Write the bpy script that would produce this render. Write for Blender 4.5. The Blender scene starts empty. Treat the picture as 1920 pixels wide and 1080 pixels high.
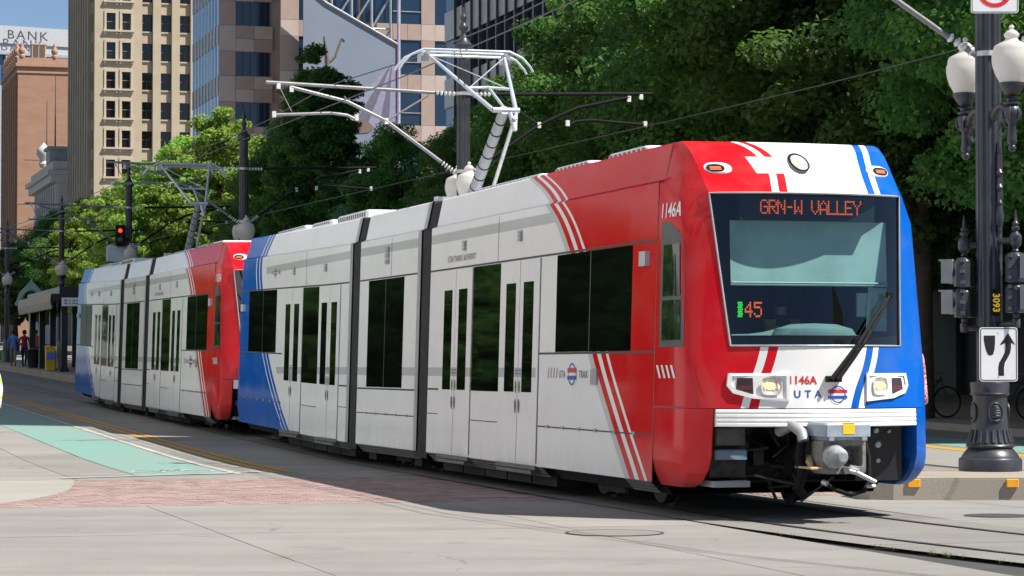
import bpy, bmesh, math, random
import numpy as np
from mathutils import Vector, Matrix
R = math.radians
SC = bpy.context.scene
COL = SC.collection

# ------------------------------------------------------------------ camera, sky, sun, exposure
EYE, FOC, HORIZON = 1.52, 4875.0, 685.0          # metres, pixels of the 1920 px photograph
PITCH = math.atan((HORIZON - 540) / FOC)
cam = bpy.data.cameras.new('camera')
cam.sensor_width = 36.0
cam.lens = 36.0 * FOC / 1920.0
cam.clip_start, cam.clip_end = 0.5, 6000.0
co = bpy.data.objects.new('camera', cam); COL.objects.link(co)
co.location = (0, 0, EYE); co.rotation_euler = (math.pi / 2 + PITCH, 0, 0)
SC.camera = co

SUN_DIR = Vector((0.629, -0.271, 1.0)).normalized()     # towards the sun
world = bpy.data.worlds.new('World'); SC.world = world; world.use_nodes = True
wn = world.node_tree
sky = wn.nodes.new('ShaderNodeTexSky'); sky.sky_type = 'NISHITA'; sky.sun_disc = False
sky.sun_elevation = math.asin(SUN_DIR.z); sky.sun_rotation = math.atan2(SUN_DIR.x, SUN_DIR.y)
sky.air_density = 0.85; sky.altitude = 1300; sky.dust_density = 0.0; sky.ozone_density = 2.5
bg = wn.nodes['Background']; bg.inputs['Strength'].default_value = 0.062
wn.links.new(sky.outputs[0], bg.inputs[0])
sl = bpy.data.lights.new('sun', 'SUN'); sl.energy = 5.0; sl.angle = R(0.53); sl.color = (1.0, 0.955, 0.89)
so = bpy.data.objects.new('sun', sl); COL.objects.link(so)
so.rotation_euler = SUN_DIR.to_track_quat('Z', 'Y').to_euler()
SC.view_settings.view_transform = 'Standard'; SC.view_settings.look = 'None'
SC.view_settings.gamma = 1.0; SC.view_settings.use_curve_mapping = False
SC.view_settings.exposure = 0.75
SC.cycles.max_bounces = 8; SC.cycles.transparent_max_bounces = 12
SC.cycles.use_denoising = True

# ------------------------------------------------------------------ street frame: s away along the track, t to the right of it
O2 = np.array([2.69, 26.76]); BV = np.array([-.2757, .9612]); RV = np.array([.9612, .2757])
YAW = math.atan2(RV[1], RV[0])
def XY(s, t): return O2 + s * BV + t * RV
def zg(Y):
    d = Y - 41.0
    if d < -3: return 0.0
    if d < 3: return .0143 * (d + 3) ** 2 / 12
    return .0143 * d if Y < 420 else .0143 * 379
def W3(s, t, h=0.0):
    p = XY(s, t); return (p[0], p[1], zg(p[1]) + h)
def ST(x, y):
    d = np.array([x, y]) - O2; return d @ BV, d @ RV
def PX(px, py, Y):
    """a place in the street seen at that pixel of the photograph, Y metres ahead"""
    d = Vector(((px - 960) / FOC, 1, (540 - py) / FOC)); c, s = math.cos(PITCH), math.sin(PITCH)
    d = Vector((d.x, c * d.y - s * d.z, s * d.y + c * d.z)); d *= Y / d.y
    return Vector((d.x, d.y, d.z + EYE))
def lerp_table(z, tab):
    if z <= tab[0][0]: return tab[0][1]
    for (a, va), (b, vb) in zip(tab, tab[1:]):
        if z <= b: return va + (vb - va) * (z - a) / (b - a)
    return tab[-1][1]

# ------------------------------------------------------------------ objects
def tag(o, label=None, cat=None, group=None, kind=None):
    if label: o['label'] = label
    if cat: o['category'] = cat
    if group: o['group'] = group
    if kind: o['kind'] = kind
    return o
def empty(name, loc=(0, 0, 0), rz=0.0, label=None, cat=None, group=None):
    o = bpy.data.objects.new(name, None); COL.objects.link(o)
    o.location = loc; o.rotation_euler = (0, 0, rz); o.empty_display_size = .2
    return tag(o, label, cat, group)
def link_mesh(name, me, parent=None, loc=None, rot=None, scale=None):
    o = bpy.data.objects.new(name, me); COL.objects.link(o)
    if parent: o.parent = parent
    if loc is not None: o.location = loc
    if rot is not None: o.rotation_euler = rot
    if scale is not None: o.scale = scale
    return o
def copy_tree(o, parent=None):
    c = o.copy(); COL.objects.link(c)
    if parent: c.parent = parent
    for ch in list(o.children): copy_tree(ch, c)
    return c

class MB:
    """collects shapes for one mesh"""
    def __init__(self): self.v = []; self.f = []; self.m = []
    def add(self, vs, fs, m=0):
        n = len(self.v); self.v += [tuple(p) for p in vs]
        for q in fs: self.f.append(tuple(i + n for i in q)); self.m.append(m)
        return self
    def box(self, a, b, m=0, mat=None):
        x0, y0, z0 = a; x1, y1, z1 = b
        vs = [(x0, y0, z0), (x1, y0, z0), (x1, y1, z0), (x0, y1, z0), (x0, y0, z1), (x1, y0, z1), (x1, y1, z1), (x0, y1, z1)]
        if mat is not None: vs = [mat @ Vector(p) for p in vs]
        return self.add(vs, [(0, 3, 2, 1), (4, 5, 6, 7), (0, 1, 5, 4), (1, 2, 6, 5), (2, 3, 7, 6), (3, 0, 4, 7)], m)
    def cbox(self, c, d, m=0, rot=None):
        M = Matrix.Translation(c)
        if rot is not None: M = M @ rot.to_4x4()
        return self.box((-d[0] / 2, -d[1] / 2, -d[2] / 2), (d[0] / 2, d[1] / 2, d[2] / 2), m, M)
    def bevbox(self, a, b, r, m=0, mat=None):
        """box with its vertical corners and top edge chamfered"""
        x0, y0, z0 = a; x1, y1, z1 = b
        def ring(z, i):
            q = r
            return [(x0 + q + i, y0 + i, z), (x1 - q - i, y0 + i, z), (x1 - i, y0 + q + i, z), (x1 - i, y1 - q - i, z),
                    (x1 - q - i, y1 - i, z), (x0 + q + i, y1 - i, z), (x0 + i, y1 - q - i, z), (x0 + i, y0 + q + i, z)]
        rs = [ring(z0, 0), ring(z1 - r, 0), ring(z1, r * .8)]
        vs = [p for q in rs for p in q]
        if mat is not None: vs = [mat @ Vector(p) for p in vs]
        fs = [(k * 8 + i, k * 8 + (i + 1) % 8, k * 8 + 8 + (i + 1) % 8, k * 8 + 8 + i) for k in range(2) for i in range(8)]
        fs += [tuple(range(16, 24)), tuple(range(7, -1, -1))]
        return self.add(vs, fs, m)
    def tube(self, pts, rad, n=8, m=0, cap=True):
        pts = [Vector(p) for p in pts]
        rs = rad if isinstance(rad, (list, tuple)) else [rad] * len(pts)
        vs = []; fs = []; prev = None
        for i, p in enumerate(pts):
            d = (pts[min(i + 1, len(pts) - 1)] - pts[max(i - 1, 0)]).normalized()
            if prev is None:
                up = Vector((0, 0, 1)) if abs(d.z) < .9 else Vector((1, 0, 0))
                a = d.cross(up).normalized()
            else:
                a = (prev - d * prev.dot(d)).normalized()
            prev = a; bb = d.cross(a)
            for k in range(n):
                t = 2 * math.pi * k / n
                vs.append(p + (a * math.cos(t) + bb * math.sin(t)) * rs[i])
        for i in range(len(pts) - 1):
            for k in range(n):
                fs.append((i * n + k, i * n + (k + 1) % n, (i + 1) * n + (k + 1) % n, (i + 1) * n + k))
        if cap:
            fs.append(tuple(range(n - 1, -1, -1))); fs.append(tuple((len(pts) - 1) * n + k for k in range(n)))
        return self.add(vs, fs, m)
    def lathe(self, prof, n=16, c=(0, 0, 0), m=0, mat=None):
        vs = []; fs = []
        for r, z in prof:
            for k in range(n):
                t = 2 * math.pi * k / n
                vs.append(Vector((c[0] + r * math.cos(t), c[1] + r * math.sin(t), c[2] + z)))
        if mat is not None: vs = [mat @ p for p in vs]
        for i in range(len(prof) - 1):
            for k in range(n):
                fs.append((i * n + k, i * n + (k + 1) % n, (i + 1) * n + (k + 1) % n, (i + 1) * n + k))
        fs.append(tuple(range(n - 1, -1, -1))); fs.append(tuple((len(prof) - 1) * n + k for k in range(n)))
        return self.add(vs, fs, m)
    def prism(self, poly, z0, z1, m=0, mat=None):
        n = len(poly)
        vs = [(p[0], p[1], z0) for p in poly] + [(p[0], p[1], z1) for p in poly]
        if mat is not None: vs = [mat @ Vector(p) for p in vs]
        fs = [tuple(range(n - 1, -1, -1)), tuple(range(n, 2 * n))] + [(i, (i + 1) % n, n + (i + 1) % n, n + i) for i in range(n)]
        return self.add(vs, fs, m)
    def grid(self, rows, m=0, skip=None, closed=False):
        n = len(rows[0]); vs = [p for r in rows for p in r]; fs = []
        for i in range(len(rows) - 1):
            for k in range(n if closed else n - 1):
                if skip and skip(i, k): continue
                fs.append((i * n + k, i * n + (k + 1) % n, (i + 1) * n + (k + 1) % n, (i + 1) * n + k))
        return self.add(vs, fs, m)
    def mesh(self, name, mats, smooth=None, recalc=True):
        me = bpy.data.meshes.new(name); me.from_pydata(self.v, [], self.f)
        for mt in (mats if isinstance(mats, (list, tuple)) else [mats]): me.materials.append(mt)
        if any(self.m): me.polygons.foreach_set('material_index', self.m)
        if recalc or smooth:
            bm = bmesh.new(); bm.from_mesh(me)
            if recalc: bmesh.ops.recalc_face_normals(bm, faces=bm.faces)
            if smooth:
                for f in bm.faces: f.smooth = True
                for e in bm.edges:
                    if len(e.link_faces) == 2 and e.calc_face_angle(0) > R(smooth): e.smooth = False
            bm.to_mesh(me); bm.free()
        me.update(); return me
    def split(self, name, mats, parent=None, smooth=None, recalc=True):
        """each loose piece becomes an object of its own"""
        up = list(range(len(self.v)))
        def root(i):
            while up[i] != i: up[i] = up[up[i]]; i = up[i]
            return i
        for f in self.f:
            for i in f[1:]: up[root(i)] = root(f[0])
        groups = {}
        for f, m in zip(self.f, self.m): groups.setdefault(root(f[0]), []).append((f, m))
        for fs in groups.values():
            ids = sorted({i for f, _ in fs for i in f}); mp = {i: k for k, i in enumerate(ids)}
            q = MB(); q.v = [self.v[i] for i in ids]; q.f = [tuple(mp[i] for i in f) for f, _ in fs]; q.m = [m for _, m in fs]
            q.build(name, mats, parent, smooth, recalc)
    def build(self, name, mats, parent=None, smooth=None, recalc=True, **k):
        return link_mesh(name, self.mesh(name, mats, smooth, recalc), parent, **k)

# ------------------------------------------------------------------ materials
def new_mat(name):
    m = bpy.data.materials.new(name); m.use_nodes = True
    return m, m.node_tree, m.node_tree.nodes['Principled BSDF']
def setp(p, color=None, rough=None, metal=None, spec=None, coat=None, emit=None, estr=None):
    if color is not None: p.inputs['Base Color'].default_value = (*color, 1)
    if rough is not None: p.inputs['Roughness'].default_value = rough
    if metal is not None: p.inputs['Metallic'].default_value = metal
    if spec is not None: p.inputs['Specular IOR Level'].default_value = spec
    if coat is not None: p.inputs['Coat Weight'].default_value = coat; p.inputs['Coat Roughness'].default_value = .04
    if emit is not None: p.inputs['Emission Color'].default_value = (*emit, 1); p.inputs['Emission Strength'].default_value = estr
def mix_node(nt, fac, a, b, mode='MIX'):
    n = nt.nodes.new('ShaderNodeMix'); n.data_type = 'RGBA'; n.blend_type = mode
    for i, val in ((0, fac), (6, a), (7, b)):
        if hasattr(val, 'links'): nt.links.new(val, n.inputs[i])
        elif i == 0: n.inputs[0].default_value = val
        else: n.inputs[i].default_value = (*val, 1) if len(val) == 3 else val
    return n.outputs[2]
def math_node(nt, op, a, b=0.0, clamp=False):
    n = nt.nodes.new('ShaderNodeMath'); n.operation = op; n.use_clamp = clamp
    for i, val in ((0, a), (1, b)):
        if hasattr(val, 'links'): nt.links.new(val, n.inputs[i])
        else: n.inputs[i].default_value = val
    return n.outputs[0]
def noise(nt, scale, detail=4, rough=.6, coord='Object', vec_scale=None, dist=0.0):
    tc = nt.nodes.new('ShaderNodeTexCoord'); n = nt.nodes.new('ShaderNodeTexNoise')
    n.inputs['Scale'].default_value = scale; n.inputs['Detail'].default_value = detail
    n.inputs['Roughness'].default_value = rough; n.inputs['Distortion'].default_value = dist
    src = tc.outputs[coord]
    if vec_scale:
        mp = nt.nodes.new('ShaderNodeMapping'); mp.inputs['Scale'].default_value = vec_scale
        nt.links.new(src, mp.inputs[0]); src = mp.outputs[0]
    nt.links.new(src, n.inputs['Vector']); return n.outputs['Fac']
def ramp(nt, fac, stops, const=False):
    n = nt.nodes.new('ShaderNodeValToRGB'); e = n.color_ramp.elements
    n.color_ramp.interpolation = 'CONSTANT' if const else 'LINEAR'
    while len(e) < len(stops): e.new(.5)
    for i, (pos, c) in enumerate(stops):
        e[i].position = pos; e[i].color = (*c, 1) if len(c) == 3 else c
    nt.links.new(fac, n.inputs[0]); return n.outputs[0]
def bump(nt, p, h, strength=.2, dist=.01):
    b = nt.nodes.new('ShaderNodeBump'); b.inputs['Strength'].default_value = strength; b.inputs['Distance'].default_value = dist
    nt.links.new(h, b.inputs['Height']); nt.links.new(b.outputs[0], p.inputs['Normal'])
def worn(name, c1, c2, scale=3.0, rough=.8, metal=0.0, bmp=0.0, spec=.4, coord='Object', vec=None, dscale=None, island=0.0, coat=None):
    """colour that wanders between two tones, with fine grain"""
    m, nt, p = new_mat(name); setp(p, rough=rough, metal=metal, spec=spec, coat=coat)
    a = noise(nt, scale, 5, .62, coord, vec); c = ramp(nt, a, [(.3, c1), (.7, c2)])
    if island:
        g = nt.nodes.new('ShaderNodeNewGeometry')
        v = math_node(nt, 'ADD', math_node(nt, 'MULTIPLY', g.outputs['Random Per Island'], island * 2), 1 - island)
        cm = nt.nodes.new('ShaderNodeCombineColor')
        for i in range(3): nt.links.new(v, cm.inputs[i])
        c = mix_node(nt, 1.0, c, cm.outputs[0], 'MULTIPLY')
    nt.links.new(c, p.inputs['Base Color'])
    if bmp: bump(nt, p, noise(nt, dscale or scale * 12, 3, .6, coord), bmp, .01)
    return m
def plain(name, c, rough=.5, metal=0.0, spec=.5, coat=None, vary=.12, scale=2.5):
    m, nt, p = new_mat(name); setp(p, rough=rough, metal=metal, spec=spec, coat=coat)
    lo = tuple(x * (1 - vary) for x in c); hi = tuple(min(1, x * (1 + vary)) for x in c)
    nt.links.new(ramp(nt, noise(nt, scale, 4), [(.35, lo), (.65, hi)]), p.inputs['Base Color'])
    return m
def glow(name, c, strength):
    m, nt, p = new_mat(name); setp(p, color=(c[0] * .3, c[1] * .3, c[2] * .3), rough=.5, emit=c, estr=strength); return m
def dark_glass(name, c=(.008, .011, .012), rough=.03, wav=0.0, spec=.6):
    m, nt, p = new_mat(name); setp(p, color=c, rough=rough, spec=spec)
    if wav: bump(nt, p, noise(nt, wav, 2), .12, .06)
    return m
def clear_glass(name, tint, refl=1.5):
    m, nt, p = new_mat(name); nt.nodes.remove(p)
    out = nt.nodes['Material Output']
    t = nt.nodes.new('ShaderNodeBsdfTransparent'); t.inputs[0].default_value = (*tint, 1)
    g = nt.nodes.new('ShaderNodeBsdfGlossy'); g.inputs['Roughness'].default_value = .015
    f = nt.nodes.new('ShaderNodeFresnel'); f.inputs[0].default_value = refl
    mx = nt.nodes.new('ShaderNodeMixShader')
    gb = nt.nodes.new('ShaderNodeNewGeometry')
    nt.links.new(math_node(nt, 'MULTIPLY', f.outputs[0], math_node(nt, 'SUBTRACT', 1.0, gb.outputs['Backfacing'])), mx.inputs[0]); nt.links.new(t.outputs[0], mx.inputs[1]); nt.links.new(g.outputs[0], mx.inputs[2])
    nt.links.new(mx.outputs[0], out.inputs[0]); return m
def float_curve(nt, src, tab, scale_in, scale_out):
    n = nt.nodes.new('ShaderNodeFloatCurve'); c = n.mapping.curves[0]
    pts = [(a / scale_in, b / scale_out) for a, b in tab]
    while len(c.points) < len(pts): c.points.new(.5, .5)
    for i, (a, b) in enumerate(pts): c.points[i].location = (a, b); c.points[i].handle_type = 'AUTO'
    n.mapping.update()
    nt.links.new(math_node(nt, 'DIVIDE', src, scale_in), n.inputs['Value'])
    return math_node(nt, 'MULTIPLY', n.outputs[0], scale_out)

RED = (.58, .009, .016); BLUE = (.003, .102, .455); WHITE = (.80, .80, .79); LGREY = (.50, .51, .51)
CARB = -23.58            # the rear end joint of a car, measured along it
CURVE_A = [(0, .35), (.33, .70), (1.0, 1.45), (1.65, 2.1), (2.2, 2.5), (2.8, 3.0), (3.37, 3.85), (3.78, 5.1)]
CURVE_B = [(0, 5.8), (.33, 5.1), (1.0, 3.8), (1.65, 2.87), (2.2, 2.35), (2.8, 2.1), (3.37, 1.95), (3.78, 2.33)]
def paint_finish(nt, p, col):
    # a film of road dust low on the panels, then clear coat
    tcd = nt.nodes.new('ShaderNodeTexCoord'); spd = nt.nodes.new('ShaderNodeSeparateXYZ'); nt.links.new(tcd.outputs['Object'], spd.inputs[0])
    low = math_node(nt, 'SUBTRACT', 1.0, math_node(nt, 'DIVIDE', math_node(nt, 'SUBTRACT', spd.outputs[2], .25), .75), True)
    st_ = noise(nt, 5.0, 5, .65, vec_scale=(1, 1, .25))
    col = mix_node(nt, math_node(nt, 'MULTIPLY', math_node(nt, 'MULTIPLY', low, low), math_node(nt, 'MULTIPLY', st_, .55)), col, (.20, .175, .15))
    d = noise(nt, 1.7, 4, .6)
    col = mix_node(nt, math_node(nt, 'MULTIPLY', ramp(nt, d, [(.45, (0, 0, 0)), (.8, (1, 1, 1))]), .12), col, (.33, .31, .28))
    nt.links.new(col, p.inputs['Base Color'])
    setp(p, rough=.5, spec=0.0)
    gl_ = nt.nodes.new('ShaderNodeBsdfGlossy'); gl_.inputs['Roughness'].default_value = .09
    fr_ = nt.nodes.new('ShaderNodeFresnel'); fr_.inputs[0].default_value = 1.42
    bm_ = nt.nodes.new('ShaderNodeBump'); bm_.inputs['Strength'].default_value = .05; bm_.inputs['Distance'].default_value = .08
    nt.links.new(noise(nt, .8, 2, .5), bm_.inputs['Height'])
    nt.links.new(bm_.outputs[0], gl_.inputs['Normal']); nt.links.new(bm_.outputs[0], fr_.inputs['Normal'])
    mx_ = nt.nodes.new('ShaderNodeMixShader'); nt.links.new(math_node(nt, 'MULTIPLY', fr_.outputs[0], .55), mx_.inputs[0])
    nt.links.new(p.outputs[0], mx_.inputs[1]); nt.links.new(gl_.outputs[0], mx_.inputs[2])
    nt.links.new(mx_.outputs[0], nt.nodes['Material Output'].inputs[0])
def livery():
    m, nt, p = new_mat('livery_paint')
    tc = nt.nodes.new('ShaderNodeTexCoord'); sp = nt.nodes.new('ShaderNodeSeparateXYZ'); nt.links.new(tc.outputs['Object'], sp.inputs[0])
    x, y, z = sp.outputs
    dA = math_node(nt, 'ADD', float_curve(nt, z, CURVE_A, 4, 10), x)
    dB = math_node(nt, 'SUBTRACT', float_curve(nt, z, CURVE_B, 4, 10), math_node(nt, 'SUBTRACT', x, CARB))
    far = math_node(nt, 'GREATER_THAN', y, .3)
    def half(d, main, widths, grey):
        q = math_node(nt, 'ADD', math_node(nt, 'DIVIDE', d, 2.0), .5, True)
        st = [(0, WHITE)] + ([(.415, (.55, .555, .555))] if grey else []); cs = [main, WHITE, main, WHITE, main]; pos = .5
        for c, wd in zip(cs, widths + [0]): st.append((pos, c)); pos += wd / 2
        return ramp(nt, q, st, True)
    redA = mix_node(nt, far, half(dA, RED, [.17, .13, .17, .09], True), half(dA, BLUE, [.17, .13, .17, .09], True))
    bluB = half(dB, BLUE, [.2, .07, .24, .07], False)
    rear = math_node(nt, 'LESS_THAN', x, -11.8)
    col = mix_node(nt, rear, redA, bluB)
    def band(lo, hi): return math_node(nt, 'MULTIPLY', math_node(nt, 'GREATER_THAN', z, lo), math_node(nt, 'LESS_THAN', z, hi))
    bm_ = math_node(nt, 'ADD', band(3.15, 3.275), band(1.365, 1.48))
    bm_ = math_node(nt, 'MULTIPLY', bm_, math_node(nt, 'LESS_THAN', dA, -.05))
    bm_ = math_node(nt, 'MULTIPLY', bm_, math_node(nt, 'LESS_THAN', dB, -.45))
    lowcut = math_node(nt, 'MAXIMUM', math_node(nt, 'GREATER_THAN', z, 2.0), math_node(nt, 'LESS_THAN', x, -4.2))
    col = mix_node(nt, math_node(nt, 'MULTIPLY', bm_, lowcut), col, LGREY)
    paint_finish(nt, p, col); return m
def front_livery():
    m, nt, p = new_mat('front_livery_paint')
    tc = nt.nodes.new('ShaderNodeTexCoord'); sp = nt.nodes.new('ShaderNodeSeparateXYZ'); nt.links.new(tc.outputs['Object'], sp.inputs[0])
    x, y, z = sp.outputs
    w = math_node(nt, 'MULTIPLY', y, -1)
    dl = math_node(nt, 'SUBTRACT', w, float_curve(nt, z, [(0, .9), (1.09, .69), (1.66, .5), (3.21, .27), (3.5, .22), (3.62, .26), (3.78, .40)], 4, 1))
    dr = math_node(nt, 'SUBTRACT', y, float_curve(nt, z, [(0, .1), (1.09, .23), (1.66, .42), (3.21, .62), (3.5, .66), (3.78, .78)], 4, 1))
    def side(d, main):
        q = math_node(nt, 'ADD', math_node(nt, 'DIVIDE', d, 2.0), .5, True)
        return ramp(nt, q, [(0, WHITE), (.5, main), (.54, WHITE), (.575, main)], True)
    col = mix_node(nt, math_node(nt, 'GREATER_THAN', y, 0.12), side(dl, RED), side(dr, BLUE))
    paint_finish(nt, p, col); return m
M = {}
M['livery'] = livery(); M['front'] = front_livery()
def solid_paint(name, c):
    m, nt, p = new_mat(name); paint_finish(nt, p, mix_node(nt, 0.0, c, c)); return m
M['red'] = solid_paint('red_paint', RED); M['blue'] = solid_paint('blue_paint', BLUE); M['white'] = solid_paint('white_paint', WHITE)
M['black'] = plain('black_rubber', (.008, .008, .009), .75, 0, .2)
M['bellows'] = worn('bellows_rubber', (.018, .018, .022), (.035, .035, .04), 6, .65)
M['seam'] = plain('dark_seam', (.03, .03, .032), .6)
M['under'] = worn('underframe_grime', (.006, .006, .006), (.018, .016, .015), 5, .8)
M['gear'] = worn('greasy_gear', (.02, .02, .021), (.07, .068, .065), 9, .5, .3)
M['grey_metal'] = worn('grey_painted_metal', (.26, .27, .28), (.36, .37, .38), 4, .45, .1)
M['mid_metal'] = worn('mid_grey_metal', (.10, .10, .105), (.17, .165, .16), 6, .5, .3)
M['light_metal'] = worn('light_grey_metal', (.5, .52, .53), (.62, .64, .65), 5, .4, .1)
M['ribbed'] = worn('grey_sill_metal', (.13, .13, .135), (.2, .2, .2), 8, .5, .2)
M['pole'] = worn('dark_painted_iron', (.022, .024, .03), (.045, .047, .055), 5, .38, .0, .05, .5)
M['steel'] = worn('galvanised_steel', (.40, .42, .43), (.55, .57, .58), 9, .38, .55)
m, nt, p = new_mat('tinted_window'); setp(p, color=(.0035, .004, .004), rough=.6, spec=0.0)
_g = nt.nodes.new('ShaderNodeBsdfGlossy'); _g.inputs['Roughness'].default_value = .03; _g.inputs[0].default_value = (.8, .82, .8, 1)
_f = nt.nodes.new('ShaderNodeFresnel'); _f.inputs[0].default_value = 1.4; _x = nt.nodes.new('ShaderNodeMixShader')
_b = nt.nodes.new('ShaderNodeBump'); _b.inputs['Strength'].default_value = .03; _b.inputs['Distance'].default_value = .05
nt.links.new(noise(nt, 1.3, 2, .5), _b.inputs['Height']); nt.links.new(_b.outputs[0], _g.inputs['Normal'])
nt.links.new(math_node(nt, 'MULTIPLY', _f.outputs[0], .22), _x.inputs[0]); nt.links.new(p.outputs[0], _x.inputs[1]); nt.links.new(_g.outputs[0], _x.inputs[2])
nt.links.new(_x.outputs[0], nt.nodes['Material Output'].inputs[0]); M['window'] = m
M['windshield'] = clear_glass('windshield_glass', (.52, .68, .68), 1.85)
M['cab_glass'] = dark_glass('cab_window_glass', (.012, .013, .014), .03)
M['glassframe'] = plain('dark_window_frame', (.03, .03, .032), .35)
M['teal'] = plain('pale_interior_plastic', (.62, .68, .66), .6); M['dash'] = plain('grey_green_dashboard', (.30, .36, .35), .7)
M['interior'] = plain('dark_interior', (.018, .02, .022), .7)
M['led'] = glow('orange_led', (1.0, .12, .03), .85)
M['ledgreen'] = glow('green_led', (.03, .9, .06), .75)
M['amber'] = glow('amber_marker', (1.0, .20, .04), .7)
M['lampwarm'] = glow('lit_headlamp', (1.0, .66, .34), .8)
M['chrome'] = plain('lamp_reflector', (.60, .57, .52), .3, .3, vary=.35, scale=16)
M['lens'] = clear_glass('lamp_lens', (.92, .93, .93), 1.45)
M['yellow'] = plain('yellow_label', (.80, .52, .01), .5)
M['orangeref'] = plain('amber_reflector', (.85, .36, .01), .35)
M['globe'] = None

# writing: built-in font turned into mesh
def text_polys(txt, size, sx=1.0, bold=0.0, space=1.0):
    cu = bpy.data.curves.new('lettering', 'FONT'); cu.body = txt; cu.size = size; cu.offset = bold
    cu.align_x = 'CENTER'; cu.align_y = 'CENTER'; cu.resolution_u = 3; cu.space_character = space
    ob = bpy.data.objects.new('lettering', cu); COL.objects.link(ob)
    dg = bpy.context.evaluated_depsgraph_get(); dg.update()
    me = bpy.data.meshes.new_from_object(ob.evaluated_get(dg))
    vs = [(v.co.x * sx, v.co.y) for v in me.vertices]; fs = [tuple(p.vertices) for p in me.polygons]
    bpy.data.objects.remove(ob); bpy.data.curves.remove(cu); bpy.data.meshes.remove(me)
    return vs, fs
FONT57 = {'G': '01110 10001 10000 10111 10001 10001 01110', 'R': '11110 10001 10001 11110 10100 10010 10001',
 'N': '10001 11001 10101 10101 10011 10001 10001', '-': '00000 00000 00000 01110 00000 00000 00000',
 'W': '10001 10001 10001 10101 10101 11011 10001', ' ': '00000 00000 00000 00000 00000 00000 00000',
 'V': '10001 10001 10001 10001 10001 01010 00100', 'A': '00100 01010 10001 10001 11111 10001 10001',
 'L': '10000 10000 10000 10000 10000 10000 11111', 'E': '11111 10000 10000 11110 10000 10000 11111',
 'Y': '10001 10001 01010 00100 00100 00100 00100', '4': '00010 00110 01010 10010 11111 00010 00010',
 '5': '11111 10000 11110 00001 00001 10001 01110'}

# ================================================================== THE SETTING: ground, road, track, crossing
def concrete(name, c1, c2, streak=True, rnd=.10):
    m, nt, p = new_mat(name); setp(p, rough=.85, spec=.25)
    a = noise(nt, .55, 6, .65); c = ramp(nt, a, [(.3, c1), (.7, c2)])
    if streak:      # tyre polish and drips drawn out along the way the cars cross
        b = noise(nt, 1.0, 5, .6, vec_scale=(.10, 1.3, 1))
        c = mix_node(nt, math_node(nt, 'MULTIPLY', ramp(nt, b, [(.46, (0, 0, 0)), (.74, (1, 1, 1))]), .38), c, (c1[0] * .55, c1[1] * .57, c1[2] * .62))
        b2 = noise(nt, 3.1, 6, .7, vec_scale=(.25, 1.6, 1))
        c = mix_node(nt, math_node(nt, 'MULTIPLY', ramp(nt, b2, [(.62, (0, 0, 0)), (.70, (1, 1, 1))]), .35), c, (c1[0] * .45, c1[1] * .45, c1[2] * .45))
    if streak:
        o1 = noise(nt, 1.4, 3, .5, dist=.6)
        c = mix_node(nt, math_node(nt, 'MULTIPLY', ramp(nt, o1, [(.66, (0, 0, 0)), (.76, (1, 1, 1))]), .4), c, (c1[0] * .5, c1[1] * .49, c1[2] * .48))
        vo = nt.nodes.new('ShaderNodeTexVoronoi'); vo.feature = 'DISTANCE_TO_EDGE'; vo.inputs['Scale'].default_value = .22
        tcv = nt.nodes.new('ShaderNodeTexCoord'); wv = nt.nodes.new('ShaderNodeMix'); wv.data_type = 'VECTOR'
        nz = nt.nodes.new('ShaderNodeTexNoise'); nz.inputs['Scale'].default_value = 1.2; nt.links.new(tcv.outputs['Object'], nz.inputs['Vector'])
        wv.inputs[0].default_value = .35; nt.links.new(tcv.outputs['Object'], wv.inputs[4]); nt.links.new(nz.outputs['Color'], wv.inputs[5])
        nt.links.new(wv.outputs[1], vo.inputs['Vector'])
        c = mix_node(nt, math_node(nt, 'MULTIPLY', math_node(nt, 'MULTIPLY', math_node(nt, 'LESS_THAN', vo.outputs['Distance'], .0022), math_node(nt, 'GREATER_THAN', o1, .52)), .32), c, (.08, .075, .07))
    g = noise(nt, 70, 3, .7)
    c = mix_node(nt, .22, c, ramp(nt, g, [(.3, (.1, .1, .1)), (.7, (.9, .88, .84))]), 'OVERLAY')
    oi = nt.nodes.new('ShaderNodeObjectInfo')
    v = math_node(nt, 'ADD', math_node(nt, 'MULTIPLY', oi.outputs['Random'], rnd * 2), 1 - rnd)
    cc = nt.nodes.new('ShaderNodeCombineColor')
    for i in range(3): nt.links.new(v, cc.inputs[i])
    c = mix_node(nt, 1.0, c, cc.outputs[0], 'MULTIPLY')
    nt.links.new(c, p.inputs['Base Color']); bump(nt, p, g, .25, .004); return m
M['slab'] = concrete('road_concrete', (.198, .191, .175), (.252, .244, .225))
M['trackslab'] = concrete('track_concrete', (.178, .172, .16), (.232, .226, .21))
M['kerbc'] = concrete('kerb_concrete', (.27, .24, .19), (.34, .305, .25), False)
M['joint'] = plain('joint_filler', (.05, .05, .048), .9)
M['ground'] = worn('bare_ground', (.10, .095, .085), (.16, .15, .135), .4, .95)
M['rail'] = worn('worn_rail_steel', (.10, .095, .09), (.2, .19, .18), 7, .42, .8)
M['walk'] = concrete('pavement_concrete', (.235, .225, .20), (.29, .275, .25), False)

g = MB(); ys = [-120, -20, 20, 38, 39, 40, 41, 42, 43, 44, 50, 60, 80, 120, 200, 420, 900, 2500, 5000]
g.grid([[(-900, y, zg(y) - .07), (900, y, zg(y) - .07)] for y in ys])
tag(g.build('ground', M['ground']), kind='structure')

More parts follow.
